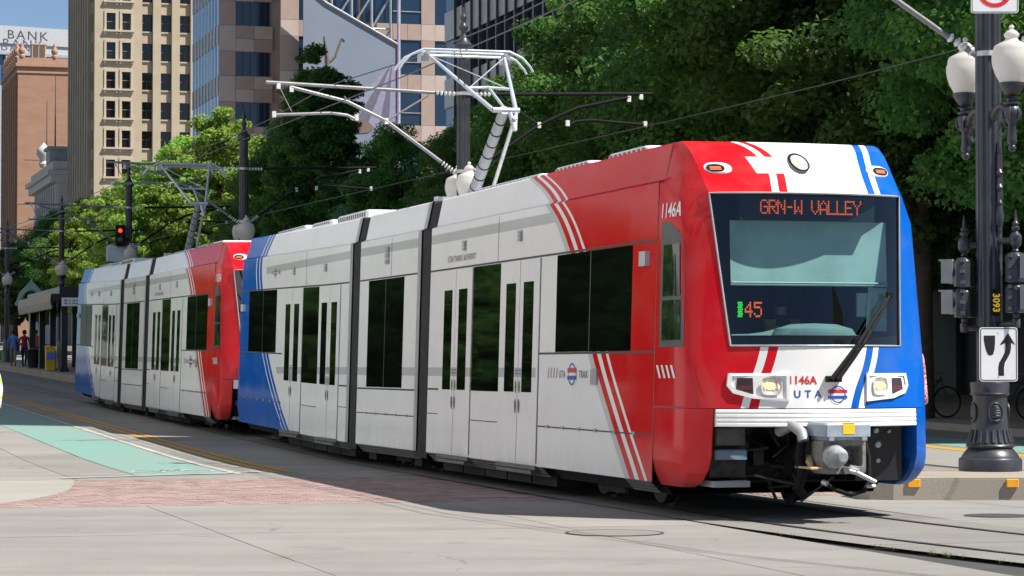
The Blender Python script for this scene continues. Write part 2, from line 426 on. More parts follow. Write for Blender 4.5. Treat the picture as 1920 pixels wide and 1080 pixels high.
def st_quad(mb, s0, s1, t0, t1, h, th=0.0, m=0, step=3.0):
    n = max(1, int(math.ceil((s1 - s0) / step)))
    top = [[W3(s0 + (s1 - s0) * i / n, t, h) for t in (t0, t1)] for i in range(n + 1)]
    mb.grid(top, m)
    if th:
        for t in (t0, t1):
            mb.grid([[W3(s0 + (s1 - s0) * i / n, t, h), W3(s0 + (s1 - s0) * i / n, t, h - th)] for i in range(n + 1)], m)
        for s in (s0, s1):
            mb.grid([[W3(s, t0, h), W3(s, t1, h)], [W3(s, t0, h - th), W3(s, t1, h - th)]], m)
# the road: filler bed and slabs with open joints
road = empty('road'); tag(road, kind='structure')
bed = MB()
for i in range(-14, 60):
    for k in range(22): st_quad(bed, i * 3, i * 3 + 3, -22 + 2 * k, -20 + 2 * k, -.035)
bed.build('joint_bed', M['joint'], road)
tb = [-22, -18, -14, -10, -6.0, -2.75, -1.27, 1.27, 4.0, 6.9, 10.2, 13.4]
sb = [-24, -19.2, -14.6, -9.9, -5.15, -1.6, 3.15]
while sb[-1] < 128: sb.append(9.62 if len(sb) == 7 else sb[-1] + 4.6)
rnd = random.Random(5)
for i in range(len(sb) - 1):
    for k in range(len(tb) - 1):
        s0, s1, t0, t1 = sb[i], sb[i + 1], tb[k], tb[k + 1]
        if t0 == -1.27: continue                         # the track lies here
        if i == 6 and t1 <= 12: continue                 # the brick crossing lies here
        if s0 > 62 and t0 > -1: continue                 # the platform and what is behind it
        jg = .006 if t1 != -1.27 else .016
        q = MB(); st_quad(q, s0 + .008, s1 - .008, t0 + .008, t1 - jg, rnd.uniform(-.002, .002), .03)
        q.build('slab', M['slab'], road)
# track, curving to the right beyond the crossing
def shift(s): return .0125 * s * s if s < 0 else 0.0
def ribbon(mb, ts, h, s0, s1, m=0):
    n = int((s1 - s0) / 1.0)
    mb.grid([[W3(s0 + (s1 - s0) * i / n, t + shift(s0 + (s1 - s0) * i / n), h) for t in ts] for i in range(n + 1)], m)
trk = empty('track'); tag(trk, kind='structure')
q = MB()
for i in range(-5, 27): ribbon(q, [-1.245, 1.245], .0, i * 4.6 + .01, i * 4.6 + 4.59)
q.build('track_slab', M['trackslab'], trk)
for g0 in (-.7175, .7175):
    q = MB(); ribbon(q, [g0 - .05, g0 + .062], .004, -24, 122); q.build('flangeway', M['joint'], trk)
    q = MB(); ribbon(q, [g0 - .042, g0 + .012], .009, -24, 122); q.build('rail', M['rail'], trk)
q = MB()                                                  # weeds in the slab joint
for s in [rnd.gauss(-5.6, .35) for _ in range(22)] + [rnd.gauss(-3.1, .12) for _ in range(5)] + [rnd.gauss(-6.9, .3) for _ in range(8)]:
    t = -1.262 + shift(s) * 1.0 + rnd.uniform(-.02, .02)
    for _ in range(3):
        a = rnd.uniform(0, 6.28); x, y, z = W3(s + rnd.uniform(-.03, .03), t, .0)
        hh = rnd.uniform(.012, .035)
        q.add([(x, y, z - .02), (x + .02 * math.cos(a), y + .02 * math.sin(a), z), (x + .035 * math.cos(a), y + .035 * math.sin(a), z + hh)], [(0, 1, 2)])
M['weed'] = plain('weed_green', (.14, .19, .03), .8)
tag(q.build('weeds', M['weed'], recalc=False), kind='stuff')
# second track beyond the median
trk2 = empty('track'); tag(trk2, kind='structure')
for g0 in (5.6, 7.035):
    q = MB(); ribbon(q, [g0 - .09, g0 + .09], .006, 3, 62); q.build('flangeway', M['joint'], trk2)
    q = MB(); ribbon(q, [g0 - .05, g0 + .03], .010, 3, 62); q.build('rail', M['rail'], trk2)
# brick crossing
cw = empty('crosswalk'); tag(cw, kind='structure')
q = MB(); st_quad(q, 3.16, 9.6, -16, -1.27, -.022); st_quad(q, 3.16, 9.6, 1.27, 12, -.022)
M['mortar'] = worn('brick_mortar', (.18, .15, .135), (.23, .195, .18), 3, .9)
q.build('brick_bed', M['mortar'], cw)
edge = [(3.0, -8.6), (3.6, -7.75), (4.37, -7.35), (5.09, -7.0), (6.1, -6.65), (7.15, -6.38), (8.72, -6.14), (9.7, -6.05)]
M['brick'] = worn('paver_brick', (.265, .188, .17), (.325, .238, .22), 1.2, .85, 0, .2, .25, island=.16)
q = MB(); s = 3.18; row = 0
while s < 9.55:
    t = -9.0 + (.105 if row % 2 else 0)
    lim = lerp_table(s, edge)
    while t < 11.8:
        if t + .2 > lim and not (-1.47 < t < 1.27):
            a = max(t, lim); h = rnd.uniform(-.003, .003)
            if t + .2 - a > .02:
                x0 = [W3(s, a + .003, h), W3(s, t + .203, h), W3(s + .099, t + .203, h), W3(s + .099, a + .003, h)]
                lo = [(p[0], p[1], -.02) for p in x0]
                q.add(x0 + lo, [(0, 1, 2, 3), (0, 4, 5, 1), (3, 0, 4, 7), (1, 5, 6, 2)])
        t += .208
    s += .105; row += 1
tag(q.build('brick', M['brick'], cw, recalc=False), kind='stuff')
q = MB()                                                  # kerb ramp left of the crossing
q.add([(*XY(s, t)[:2], .0) for s, t in edge] + [(*XY(9.7, -16), 0), (*XY(3.0, -16), 0)], [tuple(range(len(edge) + 2))])
tag(q.build('pavement', M['walk']), kind='structure')
# paint on the ground
def road_paint(name, c, wear=.5, under=(.24, .23, .21)):
    m, nt, p = new_mat(name); setp(p, rough=.7, spec=.3)
    a = noise(nt, 5.0, 6, .75); b = noise(nt, .8, 5, .7, vec_scale=(.3, 1.5, 1))
    k = ramp(nt, math_node(nt, 'ADD', math_node(nt, 'MULTIPLY', a, .5), math_node(nt, 'MULTIPLY', b, .5)), [(wear, (0, 0, 0)), (wear + .12, (1, 1, 1))])
    nt.links.new(mix_node(nt, math_node(nt, 'MULTIPLY', k, .7), c, under), p.inputs['Base Color']); return m
M['pgreen'] = road_paint('green_lane_paint', (.15, .30, .255), .46)
M['pwhite'] = road_paint('white_line_paint', (.43, .43, .415), .45)
M['pyellow'] = road_paint('yellow_line_paint', (.48, .26, .015), .54)
def marking(name, mat, quads, h=.006):
    mb = MB()
    for qd in quads: st_quad(mb, *qd, h)
    return tag(mb.build(name, mat), kind='structure')
marking('bike_lane', M['pgreen'], [(11.0, 120, -5.05, -3.72)], .006)
marking('lane_line', M['pwhite'], [(11.0, 120, -3.64, -3.55)], .006)
marking('centre_line', M['pyellow'], [(11.5, 120, -3.06, -2.95), (11.5, 120, -2.84, -2.73)], .006)
q = MB()
for pts in ([(10.15, -6.15), (11.2, -3.75), (11.2, -3.75), (11.55, -3.2)],):
    for a, b in zip(pts[:-1], pts[1:]):
        if a == b: continue
        q.add([W3(a[0], a[1], .010), W3(b[0], b[1], .010), W3(b[0] + .2, b[1], .010), W3(a[0] + .2, a[1], .010)], [(0, 1, 2, 3)])
q.add([W3(9.55, -2.37, .006), W3(9.05, -1.55, .006), W3(9.2, -1.5, .006), W3(9.7, -2.32, .006)], [(0, 1, 2, 3)])
q.add([W3(4.12, -2.35, .006), W3(3.85, -1.41, .006), W3(4.0, -1.38, .006), W3(4.27, -2.32, .006)], [(0, 1, 2, 3)])
tag(q.build('stop_line', M['pwhite'], recalc=False), kind='structure')
q = MB()                                                  # bicycle mark and the loop mark on the ground
def ring_mark(s, t, r, w=.05, n=20, h=.011):
    for i in range(n):
        a, b = 2 * math.pi * i / n, 2 * math.pi * (i + 1) / n
        q.add([W3(s + (r) * math.cos(a) * 1.6, t + r * math.sin(a), h), W3(s + r * math.cos(b) * 1.6, t + r * math.sin(b), h),
               W3(s + (r + w) * math.cos(b) * 1.6, t + (r + w) * math.sin(b), h), W3(s + (r + w) * math.cos(a) * 1.6, t + (r + w) * math.sin(a), h)], [(0, 1, 2, 3)])
ring_mark(12.1, -4.72, .2); ring_mark(12.1, -4.02, .2)
for a, b in (((12.1, -4.72), (12.5, -4.2)), ((12.1, -4.02), (12.9, -4.25)), ((12.5, -4.6), (12.5, -4.15)), ((12.1, -4.35), (12.6, -4.5))):
    q.add([W3(a[0] - .04, a[1], .011), W3(b[0] - .04, b[1], .011), W3(b[0] + .06, b[1] + .03, .011), W3(a[0] + .06, a[1] + .03, .011)], [(0, 1, 2, 3)])
tag(q.build('bicycle_marking', M['pwhite'], recalc=False), kind='structure')
q = MB(); st_quad(q, 5.55, 6.15, -8.1, -7.35, .006); tag(q.build('utility_marking', M['pwhite']), kind='structure')
marking('bike_lane', M['pgreen'], [(9.7, 60, 10.35, 11.75)], .006)
marking('centre_line', M['pyellow'], [(9.7, 60, 9.72, 10.08)], .006)
# manholes
M['iron'] = worn('cast_iron', (.07, .065, .06), (.14, .13, .12), 20, .6, .5, .3)
def disc(name, x, y, r, rim, label):
    e = empty(name, (x, y, 0), label=label, cat='manhole cover', group='round covers let into the concrete')
    a = MB(); a.lathe([(r, .001), (r, .006), (r - rim, .006), (r - rim, .002), (.01, .002)], 40); a.build('rim', M['joint'], e)
    return e
e = disc('manhole_cover', .93, 23.62, .45, .028, 'thin dark ring of a concrete filled cover in the sunlit road before the tram')
a = MB(); a.lathe([(.42, .001), (.42, .005), (.01, .005)], 40); a.build('lid', M['slab'], e)
e = disc('manhole_cover', 4.9, 26.3, .34, .03, 'dark iron cover in the road right of the tram nose')
a = MB(); a.lathe([(.31, .001), (.31, .008), (.01, .008)], 40); a.build('lid', M['iron'], e)
# median nose with its kerb
isl = empty('median_island', (0, 0, 0), label='raised concrete median nose carrying the big black lamp post', cat='traffic island')
poly = [(4.05, 29.45), (4.3, 29.36), (9.5, 29.42), (10.2, 31.35), (4.9, 31.2), (4.2, 30.9), (3.95, 30.2)]
q = MB(); q.prism(poly, -.03, .235)
cx = sum(p[0] for p in poly) / 7; cy = sum(p[1] for p in poly) / 7
q.build('kerb', M['kerbc'], isl)
q = MB(); q.prism([(cx + (x - cx) * .985, cy + (y - cy) * .97) for x, y in poly], .235, .25); q.build('top_slab', M['kerbc'], isl)
for x in (4.53, 5.64):
    q = MB(); q.bevbox((x - .07, 29.335, .15), (x + .07, 29.372, .24), .008); q.build('reflector', M['orangeref'], isl)
# platform between the tracks, and the far pavement on the right
plat = empty('platform'); tag(plat, kind='structure')
q = MB(); st_quad(q, 66, 190, 1.72, 5.2, .25); q.build('deck', M['walk'], plat)
q = MB(); st_quad(q, 66, 190, 1.55, 1.72, .252, .3); st_quad(q, 66, 190, 5.2, 5.36, .252, .3); st_quad(q, 65.8, 66, 1.55, 5.36, .252, .3)
q.build('kerb', M['kerbc'], plat)
sw = empty('pavement'); tag(sw, kind='structure')
q = MB(); st_quad(q, 10, 190, 13.6, 23.9, .15, .2); q.build('paving', M['walk'], sw)
q = MB(); st_quad(q, 10, 190, 13.4, 13.6, .15, .2); q.build('kerb', M['kerbc'], sw)
q = MB(); st_quad(q, 62, 128, 5.4, 13.3, -.005); tag(q.build('far_lane', M['slab']), kind='structure')
q = MB(); st_quad(q, 128, 300, -22, 13.3, -.005); tag(q.build('far_street', M['slab']), kind='structure')
swl = empty('pavement'); tag(swl, kind='structure')
q = MB(); st_quad(q, 14, 190, -28, -12.2, .15, .2); q.build('paving', M['walk'], swl)
#@@PART3
# ================================================================== BUILDINGS
def building(name, s, t, label, z=None, rz=0.0):
    p = XY(s, t); return empty(name, (p[0], p[1], zg(p[1]) if z is None else z), YAW + rz, label, 'building')
def wall_cells(mb, us, zs, hole, y=0.0, depth=.3, m=0, axis='x'):
    """flat wall at local y (or x), with reveals wherever hole(i,k) says so"""
    def P(u, d, z): return (u, y + d, z) if axis == 'x' else (y + d, u, z)
    for i in range(len(us) - 1):
        for k in range(len(zs) - 1):
            a, b, c, d = us[i], us[i + 1], zs[k], zs[k + 1]
            if not hole(i, k): mb.add([P(a, 0, c), P(b, 0, c), P(b, 0, d), P(a, 0, d)], [(0, 1, 2, 3)], m)
            else:
                mb.add([P(a, 0, c), P(a, depth, c), P(a, depth, d), P(a, 0, d)], [(0, 1, 2, 3)], m)
                mb.add([P(b, 0, c), P(b, depth, c), P(b, depth, d), P(b, 0, d)], [(0, 1, 2, 3)], m)
                mb.add([P(a, 0, c), P(b, 0, c), P(b, depth, c), P(a, depth, c)], [(0, 1, 2, 3)], m)
                mb.add([P(a, 0, d), P(b, 0, d), P(b, depth, d), P(a, depth, d)], [(0, 1, 2, 3)], m)
M['tan'] = worn('tan_stone', (.43, .355, .25), (.50, .42, .305), .6, .85, 0, .1, .3)
M['tan2'] = worn('pale_trim_stone', (.47, .40, .295), (.54, .465, .35), .8, .85)
M['pane'] = dark_glass('dark_pane', (.012, .012, .013), .06)
M['sash'] = plain('window_sash', (.10, .08, .06), .6)
M['brownbrick'] = worn('brown_brick_wall', (.33, .19, .125), (.40, .24, .165), .25, .9, 0, .12, .2, vec=(1, 1, 3.5))
M['terracotta'] = worn('terracotta_trim', (.37, .215, .15), (.44, .27, .19), .8, .85)
M['bankwhite'] = plain('pale_panel', (.42, .43, .46), .6)
M['bankgrey'] = plain('grey_panel', (.33, .34, .38), .6)
M['blueglass'] = dark_glass('blue_curtain_glass', (.05, .13, .26), .06, .5)
M['letters'] = plain('dark_letters', (.05, .05, .06), .5)
M['ornate'] = worn('white_terracotta', (.48, .46, .42), (.56, .54, .5), .8, .8)
M['pinkA'] = worn('pink_stone', (.36, .262, .215), (.42, .31, .262), 1.5, .6, 0, 0, .4)
M['pinkB'] = worn('pale_pink_stone', (.46, .365, .315), (.52, .42, .365), 1.5, .6, 0, 0, .4)
M['skyblue_glass'] = dark_glass('sky_tinted_glass', (.014, .034, .07), .04, .35)  # blue base colour stands in for the reflected sky
M['mirror'] = None
m, nt, p = new_mat('mirror_glass'); setp(p, color=(.30, .34, .39), rough=.05, metal=.85, spec=.5)
bump(nt, p, noise(nt, .45, 3, .6), .10, .12); M['mirror'] = m
M['greypanel'] = plain('light_grey_spandrel', (.42, .42, .43), .5)
M['beige'] = plain('beige_reflection_band', (.44, .39, .33), .35)  # beige stands in for the reflection in the mirrored glass bands
M['bronze'] = dark_glass('bronze_glass', (.012, .013, .015), .05, .3)
M['mull'] = plain('dark_mullion', (.07, .07, .078), .5, .3)
M['dark_front'] = plain('dark_shopfront', (.012, .014, .02), .35)

# ---- tan stone tower
tw = building('stone_tower', 295.8, 28.6, 'tall tan stone office tower with paired framed windows and recessed bays', z=0)
rowz = [45.0 + 3.626 * k for k in range(-11, 4)]
us = [0, 1.45, 2.55, 3.4, 4.4, 5.85]; zs = [0]
for zt in rowz: zs += [zt - 2.12, zt]
zs += [62]
q = MB(); wall_cells(q, us, zs, lambda i, k: i in (1, 3) and k % 2 == 1 and k < len(zs) - 2, 0, .45)
for k in range(9):                                        # pilasters with recessed spandrels
    u0 = 7.2 + 2.35 * k
    q.box((u0, -.0, 0), (u0 + .98, 1.2, 62))
    if k == 0: q.box((5.85, .55, 0), (7.2, 1.2, rowz[0] - 2.2))
    for zt in rowz:
        q.box((u0 - 1.35, .5, zt), (u0, 1.2, zt + 3.626 - 2.3))
        q.box((u0 - 1.37, .35, zt - 2.32), (u0 + .0, .9, zt - 2.14))
q.box((5.86, 1.15, 0), (30, 20, 62)); q.box((.3, .6, 0), (5.84, 25, 62))
q.build('wall', M['tan'], tw)
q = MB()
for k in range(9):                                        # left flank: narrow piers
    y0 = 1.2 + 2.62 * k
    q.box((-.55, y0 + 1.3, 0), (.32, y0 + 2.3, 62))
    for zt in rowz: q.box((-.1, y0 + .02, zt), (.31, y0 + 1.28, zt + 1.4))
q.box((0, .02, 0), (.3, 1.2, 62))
q.build('side_wall', worn('stone_with_side_shade', (.34, .29, .22), (.42, .36, .27), .5, .88), tw)  # darker copy of the tan stone, the flank's shade put into the colour
q = MB(); q.box((.1, 1.3, 2), (.22, 24, 61)); q.build('side_glazing', M['pane'], tw)
fr = MB()                                                 # framed window, one mesh shared
fr.box((-.82, -.12, -.03), (.82, .03, .3)); fr.box((-.82, -.12, -2.1), (-.56, .03, -.04)); fr.box((.56, -.12, -2.1), (.82, .03, -.04))
fr.box((-.95, -.34, -2.36), (.95, .1, -2.13)); fr.box((-.85, -.25, -2.62), (-.6, .0, -2.37)); fr.box((.6, -.25, -2.62), (.85, .0, -2.37))
frm = fr.mesh('window', M['tan2'])
pn = MB(); pn.box((-.56, .3, -2.12), (.56, .36, 0)); pnm = pn.mesh('pane', M['pane'])
sa = MB(); sa.box((-.56, .24, -1.12), (.56, .31, -1.02)); sam = sa.mesh('sash', plain('pale_sash', (.16, .15, .13), .6))
pn2 = MB(); pn2.box((-.7, .95, -2.14), (.7, 1.05, .02)); pn2m = pn2.mesh('window', M['pane'])
sa2 = MB(); sa2.box((-.68, .86, -1.1), (.68, .96, -.98)); sa2.box((-.04, .87, -2.1), (.04, .95, -1.0)); sa2m = sa2.mesh('sash', M['sash'])
for zt in rowz:
    if zt < 12 or zt > 50: continue
    for u in (2.0, 3.9):
        w_ = link_mesh('window', frm, tw, (u, 0, zt)); link_mesh('pane', pnm, w_); link_mesh('sash', sam, w_)
    for k in range(4):
        w_ = link_mesh('window', pn2m, tw, (6.525 + 2.35 * k, 0, zt)); link_mesh('sash', sa2m, w_)

# ---- brown brick block with finials
bb = building('brick_block', 380, 27.0, 'plain brown brick building with terracotta cornice and row of finials', z=0)
q = MB(); q.box((.0, .0, 0), (22, 26, 47.6)); q.build('wall', M['brownbrick'], bb)
q = MB(); q.box((-.35, -.35, 47.6), (22.3, 26.3, 48.1)); q.box((-.15, -.15, 46.6), (22, 26, 46.9)); q.box((-.1, -.1, 48.1), (22.1, 26.1, 49.0))
q.box((-.06, -.06, 26.4), (22, .1, 26.6)); q.box((1.0, -.05, 33.2), (7.2, .02, 33.3))
q.build('cornice', M['terracotta'], bb)
q = MB()
for k in range(8): q.box((-.35, 1 + 3.2 * k, 0), (.02, 2.2 + 3.2 * k, 46.5))
q.split('pilaster', M['brownbrick'], bb)
fi = MB(); fi.lathe([(.45, 0), (.5, .3), (.3, .5), (.55, .9), (.5, 1.3), (.25, 1.6), (.3, 1.9), (.05, 2.4)], 10); fim = fi.mesh('finial', M['terracotta'], 50)
for x, y in [(.6, .2), (5.6, .2), (10.6, .2)] + [(.1, 2.5 + 3.1 * k) for k in range(8)]: link_mesh('finial', fim, bb, (x, y, 49.0))
q = MB(); q.box((2.9, 8, 49), (5.1, 11, 52.0)); q.box((2.8, 7.9, 52.0), (5.2, 11.1, 52.2)); q.build('roof_house', M['tan'], bb)
q = MB(); q.box((3.1, 7.93, 49.4), (3.9, 8.0, 51.8)); q.box((4.1, 7.93, 49.4), (4.9, 8.0, 51.8)); q.split('louvre', M['sash'], bb)
for u, h0, h1 in ((6.9, 18, 29.5), (5.6, 22, 28)):
    pass

# ---- bank tower far behind
bk = empty('bank_tower', (PX(-60, 600, 620).x, 610, 0), YAW + R(14), 'far pale bank tower with dark roof lettering and blue glass', 'building')
q = MB(); q.box((-20, 0, 78.0), (40, 20, 82.2)); q.box((-20, .4, 76.0), (40, 20, 78.0)); q.build('parapet', M['bankwhite'], bk)
q = MB(); q.box((-20, -.3, 75.3), (40, 20, 76.0)); q.box((-20, .9, 0), (40, 20, 68.0)); q.build('wall', M['bankgrey'], bk)
q = MB(); q.box((-19.9, 1.0, 68.0), (39.9, 19, 75.3)); q.build('glazing', M['blueglass'], bk)
cm_ = MB(); cm_.lathe([(.45, 0), (.45, 75.2)], 10); cmm = cm_.mesh('column', M['bankwhite'], 50)
for k in range(14): link_mesh('column', cmm, bk, (-16 + 3.9 * k, .3, 0))
vs, fs = text_polys('S BANK', 3.0, 1.12, .02, 1.25)
q = MB()
q.add([(x + 14.3, -1.1, 79.9 + y) for x, y in vs], fs)
q.build('lettering', M['letters'], bk, recalc=False)

# ---- white ornate block between the tower and the brick block
ow = building('ornate_block', 322.5, 26.6, 'white ornate low building with heavy cornice and roof urns', z=0)
q = MB(); q.box((.4, 0, 0), (20, 30, 27.6)); 
for k in range(10): q.box((.15, .4 + 3 * k, 8), (.42, 1.3 + 3 * k, 25.6))
q.build('wall', M['ornate'], ow)
q = MB(); q.box((-.9, -.4, 26.8), (20, 31, 27.4)); q.box((-.5, -.2, 25.8), (20, 30.5, 26.8)); q.box((-.2, 0, 27.4), (20, 30, 28.6)); q.build('cornice', M['ornate'], ow)
q = MB(); q.box((-.3, 3, 28.6), (2.6, 8, 30.4)); q.box((-.6, 2.7, 30.4), (2.9, 8.3, 30.8)); q.build('attic', plain('grey_attic', (.3, .31, .32), .7), ow)
q = MB()
for k in range(10): q.box((.3, 1.55 + 3 * k, 22.2), (.41, 3.15 + 3 * k, 25.2)); q.box((.3, 1.55 + 3 * k, 17.2), (.41, 3.15 + 3 * k, 20.6))
q.split('window', M['pane'], ow)
ur = MB(); ur.lathe([(.5, 0), (.7, .5), (.45, .9), (1.0, 1.8), (.9, 2.6), (.4, 3.0), (.1, 3.4)], 10); ur.build('urn', M['ornate'], ow, 50, loc=(-.2, 12, 28.6))
q = MB()
for k in range(5):
    q.prism([(-.5 - .0 * k, 17 + k * 1.1), (.6, 17 + k * 1.1), (.6, 18 + k * 1.1), (-.5, 18 + k * 1.1)], 19.5, 24.0 - abs(k - 2) * 1.2)
q.split('gable', M['ornate'], ow)
q = MB(); q.tube([(.6, 5.0, 30.8), (.6, 5.0, 40.5)], [.12, .04], 6); q.tube([(.4, 14, 28.6), (.4, 14, 38)], [.09, .04], 6); q.split('mast', M['mull'], ow)

# ---- pink stone building with banner
pk = building('pink_stone_building', 173.4, 23.5, 'pink and blue glass office building behind a big slanted banner', z=0)
ZF = [24.4 + 4.0 * k for k in range(-6, 6)]                # window sills
q = MB(); q.box((5.9, .35, 0), (26, 30, 48)); q.box((1.0, 4.9, 0), (6, 18, 48)); q.build('wall', M['pinkA'], pk)
q = MB()
for z in ZF:
    q.box((2.0, 4.72, z - .02), (4.75, 4.88, z + 1.9)); 
q.split('window', M['skyblue_glass'], pk)
q = MB()
for z in ZF:
    for u in (2.6, 3.2, 3.8, 4.4): q.box((u - .03, 4.66, z), (u + .03, 4.72, z + 1.9))
q.split('mullion', M['mull'], pk)
wn1 = MB(); wn1.box((13.72, .16, 0), (16.0, .3, 2.72)); wnm = wn1.mesh('window', M['skyblue_glass'])
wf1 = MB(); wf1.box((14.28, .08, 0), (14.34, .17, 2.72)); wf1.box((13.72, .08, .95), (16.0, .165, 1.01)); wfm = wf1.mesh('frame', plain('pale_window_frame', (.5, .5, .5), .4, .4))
wn2 = MB(); wn2.box((17.15, .16, 0), (18.6, .3, 2.72)); wn2m = wn2.mesh('window', M['skyblue_glass'])
wn3 = MB(); wn3.box((6.2, .16, 0), (8.4, .3, 2.72)); wn3m = wn3.mesh('window', M['skyblue_glass'])
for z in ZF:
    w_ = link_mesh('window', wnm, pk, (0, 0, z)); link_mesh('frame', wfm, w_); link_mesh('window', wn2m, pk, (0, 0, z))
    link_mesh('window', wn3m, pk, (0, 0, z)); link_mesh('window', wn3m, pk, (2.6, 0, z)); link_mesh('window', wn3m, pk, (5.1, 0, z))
unit = MB(); unit.bevbox((0, 0, 0), (1, 1, 1), .012)
tile = [unit.mesh('stone_panel', M['pinkA']), unit.mesh('stone_panel', M['pinkB'])]
def stone(u0, u1, y, z0, z1, tone):
    link_mesh('stone_panel', tile[tone], pk, (u0 + .012, y, z0 + .012), None, (u1 - u0 - .024, .32, z1 - z0 - .024))
for z in ZF:
    if z < 11: continue
    stone(4.75, 6.2, .04, z, z + 2.72, 0); stone(4.75, 6.2, .04, z + 2.72, z + 4, 1)
    stone(16.0, 17.12, .04, z, z + 2.72, 0); stone(16.0, 17.12, .04, z + 2.72, z + 4, 1)
    stone(17.12, 18.6, .06, z + 2.72, z + 4, 1)
    for u0, u1 in ((13.7, 14.9), (14.9, 16.0)): stone(u0, u1, .06, z + 2.72, z + 4, 0)
    for u0 in (6.2, 8.7, 11.2): stone(u0, u0 + 2.5, .06, z + 2.72, z + 4, 0)
    stone(.75, 2.03, 4.58, z, z + 1.95, 0); stone(.75, 2.03, 4.58, z + 1.95, z + 4, 1)
    for u0, u1, tn in ((2.03, 3.5, 1), (3.5, 5.0, 0)):
        stone(u0, u1, 4.6, z + 1.92, z + 2.95, tn); stone(u0, u1, 4.6, z + 2.95, z + 4, 1 - tn)
q = MB(); q.box((.73, 4.95, 0), (.99, 18, 48)); q.build('side_glazing', M['mirror'], pk)
q = MB()
for z in ZF: q.box((.70, 4.95, z + 2.5), (.729, 18, z + 4.0))
q.split('side_spandrel', M['greypanel'], pk)
q = MB()
for k in range(8): q.box((.66, 6.2 + 1.55 * k, 8), (.695, 6.28 + 1.55 * k, 48))
q.split('side_mullion', M['mull'], pk)
# banner and the steel frame that carries it: top edge falls to the right
bn = empty('banner', XY(173.4, 23.5).tolist() + [0], YAW, 'large blue grey hoarding with printed drapery, slanted top edge', 'banner')
q = MB()
top = [(6.25, 31.0), (8.0, 29.6), (13.72, 26.55)]
vsb = [(u, -1.4, z) for u, z in top] + [(13.72, -1.4, 17.0), (6.25, -1.4, 17.0)]
q.add(vsb + [(x, y + .12, z) for x, y, z in vsb], [(0, 1, 2, 3, 4), (9, 8, 7, 6, 5), (0, 5, 6, 1), (1, 6, 7, 2), (2, 7, 8, 3), (3, 8, 9, 4), (4, 9, 5, 0)])
m, nt, p = new_mat('printed_banner'); setp(p, rough=.75, spec=.2)
nt.links.new(ramp(nt, noise(nt, .16, 3, .5), [(.3, (.19, .225, .28)), (.7, (.245, .275, .33))]), p.inputs['Base Color']); M['banner'] = m
q.build('sheet', M['banner'], bn)
q = MB(); q.tube([(u, -1.46, z + .03) for u, z in top], .10, 8); q.build('top_rail', M['bankwhite'], bn)
q = MB(); q.tube([(13.8, -1.45, 16), (13.8, -1.45, 33)], .12, 8); q.build('side_rail', plain('lilac_rail', (.42, .34, .46), .5), bn)
q = MB()                                                  # printed drapery, a shallow relief of folds
for k, (ux, tone) in enumerate([(9.2, 0), (10.3, 1), (11.3, 0), (12.2, 1), (13.0, 0)]):
    q.add([(13.3, -1.412 - .002 * k, 25.2), (ux, -1.412 - .002 * k, 20.6 - .25 * k), (ux + .9, -1.412 - .002 * k, 20.0 - .4 * k), (13.55, -1.412 - .002 * k, 25.0)], [(0, 1, 2, 3)], tone)
q.split('printed_fold', [plain('print_lilac', (.27, .26, .36), .7), plain('print_dark', (.13, .125, .17), .7)], bn, recalc=False)
q = MB()                                                  # printed bare branch and rock
q.tube([(8.3, -1.42, 24.0), (8.15, -1.42, 25.6), (7.9, -1.42, 27.0)], [.16, .13, .04], 5); q.tube([(8.3, -1.42, 25.0), (8.8, -1.42, 25.5), (9.3, -1.42, 26.9), (9.55, -1.42, 26.7)], [.1, .09, .07, .04], 5)
q.prism([(9.2, 19.4), (10.2, 20.4), (11.2, 20.6), (11.9, 20.0), (11.4, 19.6), (10.2, 19.5), (9.8, 18.5), (9.0, 18.2)], 0, .02, 0, Matrix.Translation((0, -1.425, 0)) @ Matrix.Rotation(R(90), 4, 'X'))
q.split('printed_branch', plain('print_brown', (.17, .13, .11), .8), bn)
q = MB()
for u in (8.6, 10.2, 11.8, 13.3): q.tube([(u, -.8, 16), (u, -.8, 34)], .11, 6)
for k in range(5):
    for u0, u1 in ((8.6, 10.2), (10.2, 11.8), (11.8, 13.3)):
        z = 20 + 2.6 * k; q.tube([(u0, -.8, z), (u1, -.8, z + 2.6)], .08, 5); q.tube([(u0, -.8, z), (u1, -.8, z)], .08, 5)
q.build('steel_frame', M['steel'], bn)

# ---- long glass building along the right pavement
gl = building('glass_building', 8.3, 24.0, 'long dark glass office building with beige bands behind the trees', z=0)
L, L0 = 98.0, 33.0
q = MB(); q.box((.3, L0, 0), (9, L, 68)); q.box((.3, 0, 0), (9, L0, 18.5)); q.box((.3, 0, 46.5), (2.2, L0, 68)); q.build('wall', M['mull'], gl)  # last box: unseen slab high over the low part, added to shade the road
q = MB(); q.box((.1, L0 + .1, 4.6), (.29, L - .05, 63.9)); q.box((.1, .1, 4.6), (.29, L0 + .1, 18.4)); q.build('glazing', M['bronze'], gl)
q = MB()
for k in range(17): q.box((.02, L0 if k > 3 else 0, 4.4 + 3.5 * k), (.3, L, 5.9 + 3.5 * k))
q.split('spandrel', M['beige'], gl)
mlm = MB(); mlm.box((-.1, -.05, 4.4), (.12, .05, 64)); mlm = mlm.mesh('mullion', M['mull'])
mls = MB(); mls.box((-.1, -.05, 4.4), (.12, .05, 18.5)); mls = mls.mesh('mullion', M['mull'])
for k in range(int(L / 1.6) - 1): link_mesh('mullion', mlm if 1.2 + 1.6 * k > L0 else mls, gl, (0, 1.2 + 1.6 * k, 0))
q = MB(); q.box((.05, .2, .1), (.3, L - .2, 4.3)); q.build('shopfront', M['dark_front'], gl)
q = MB()
for k in range(16): q.box((-.15, 1 + 6 * k, .1), (.1, 1.6 + 6 * k, 4.35))
q.box((-1.6, 0, 4.0), (0.0, L, 4.35))
q.build('pier', M['mull'], gl)

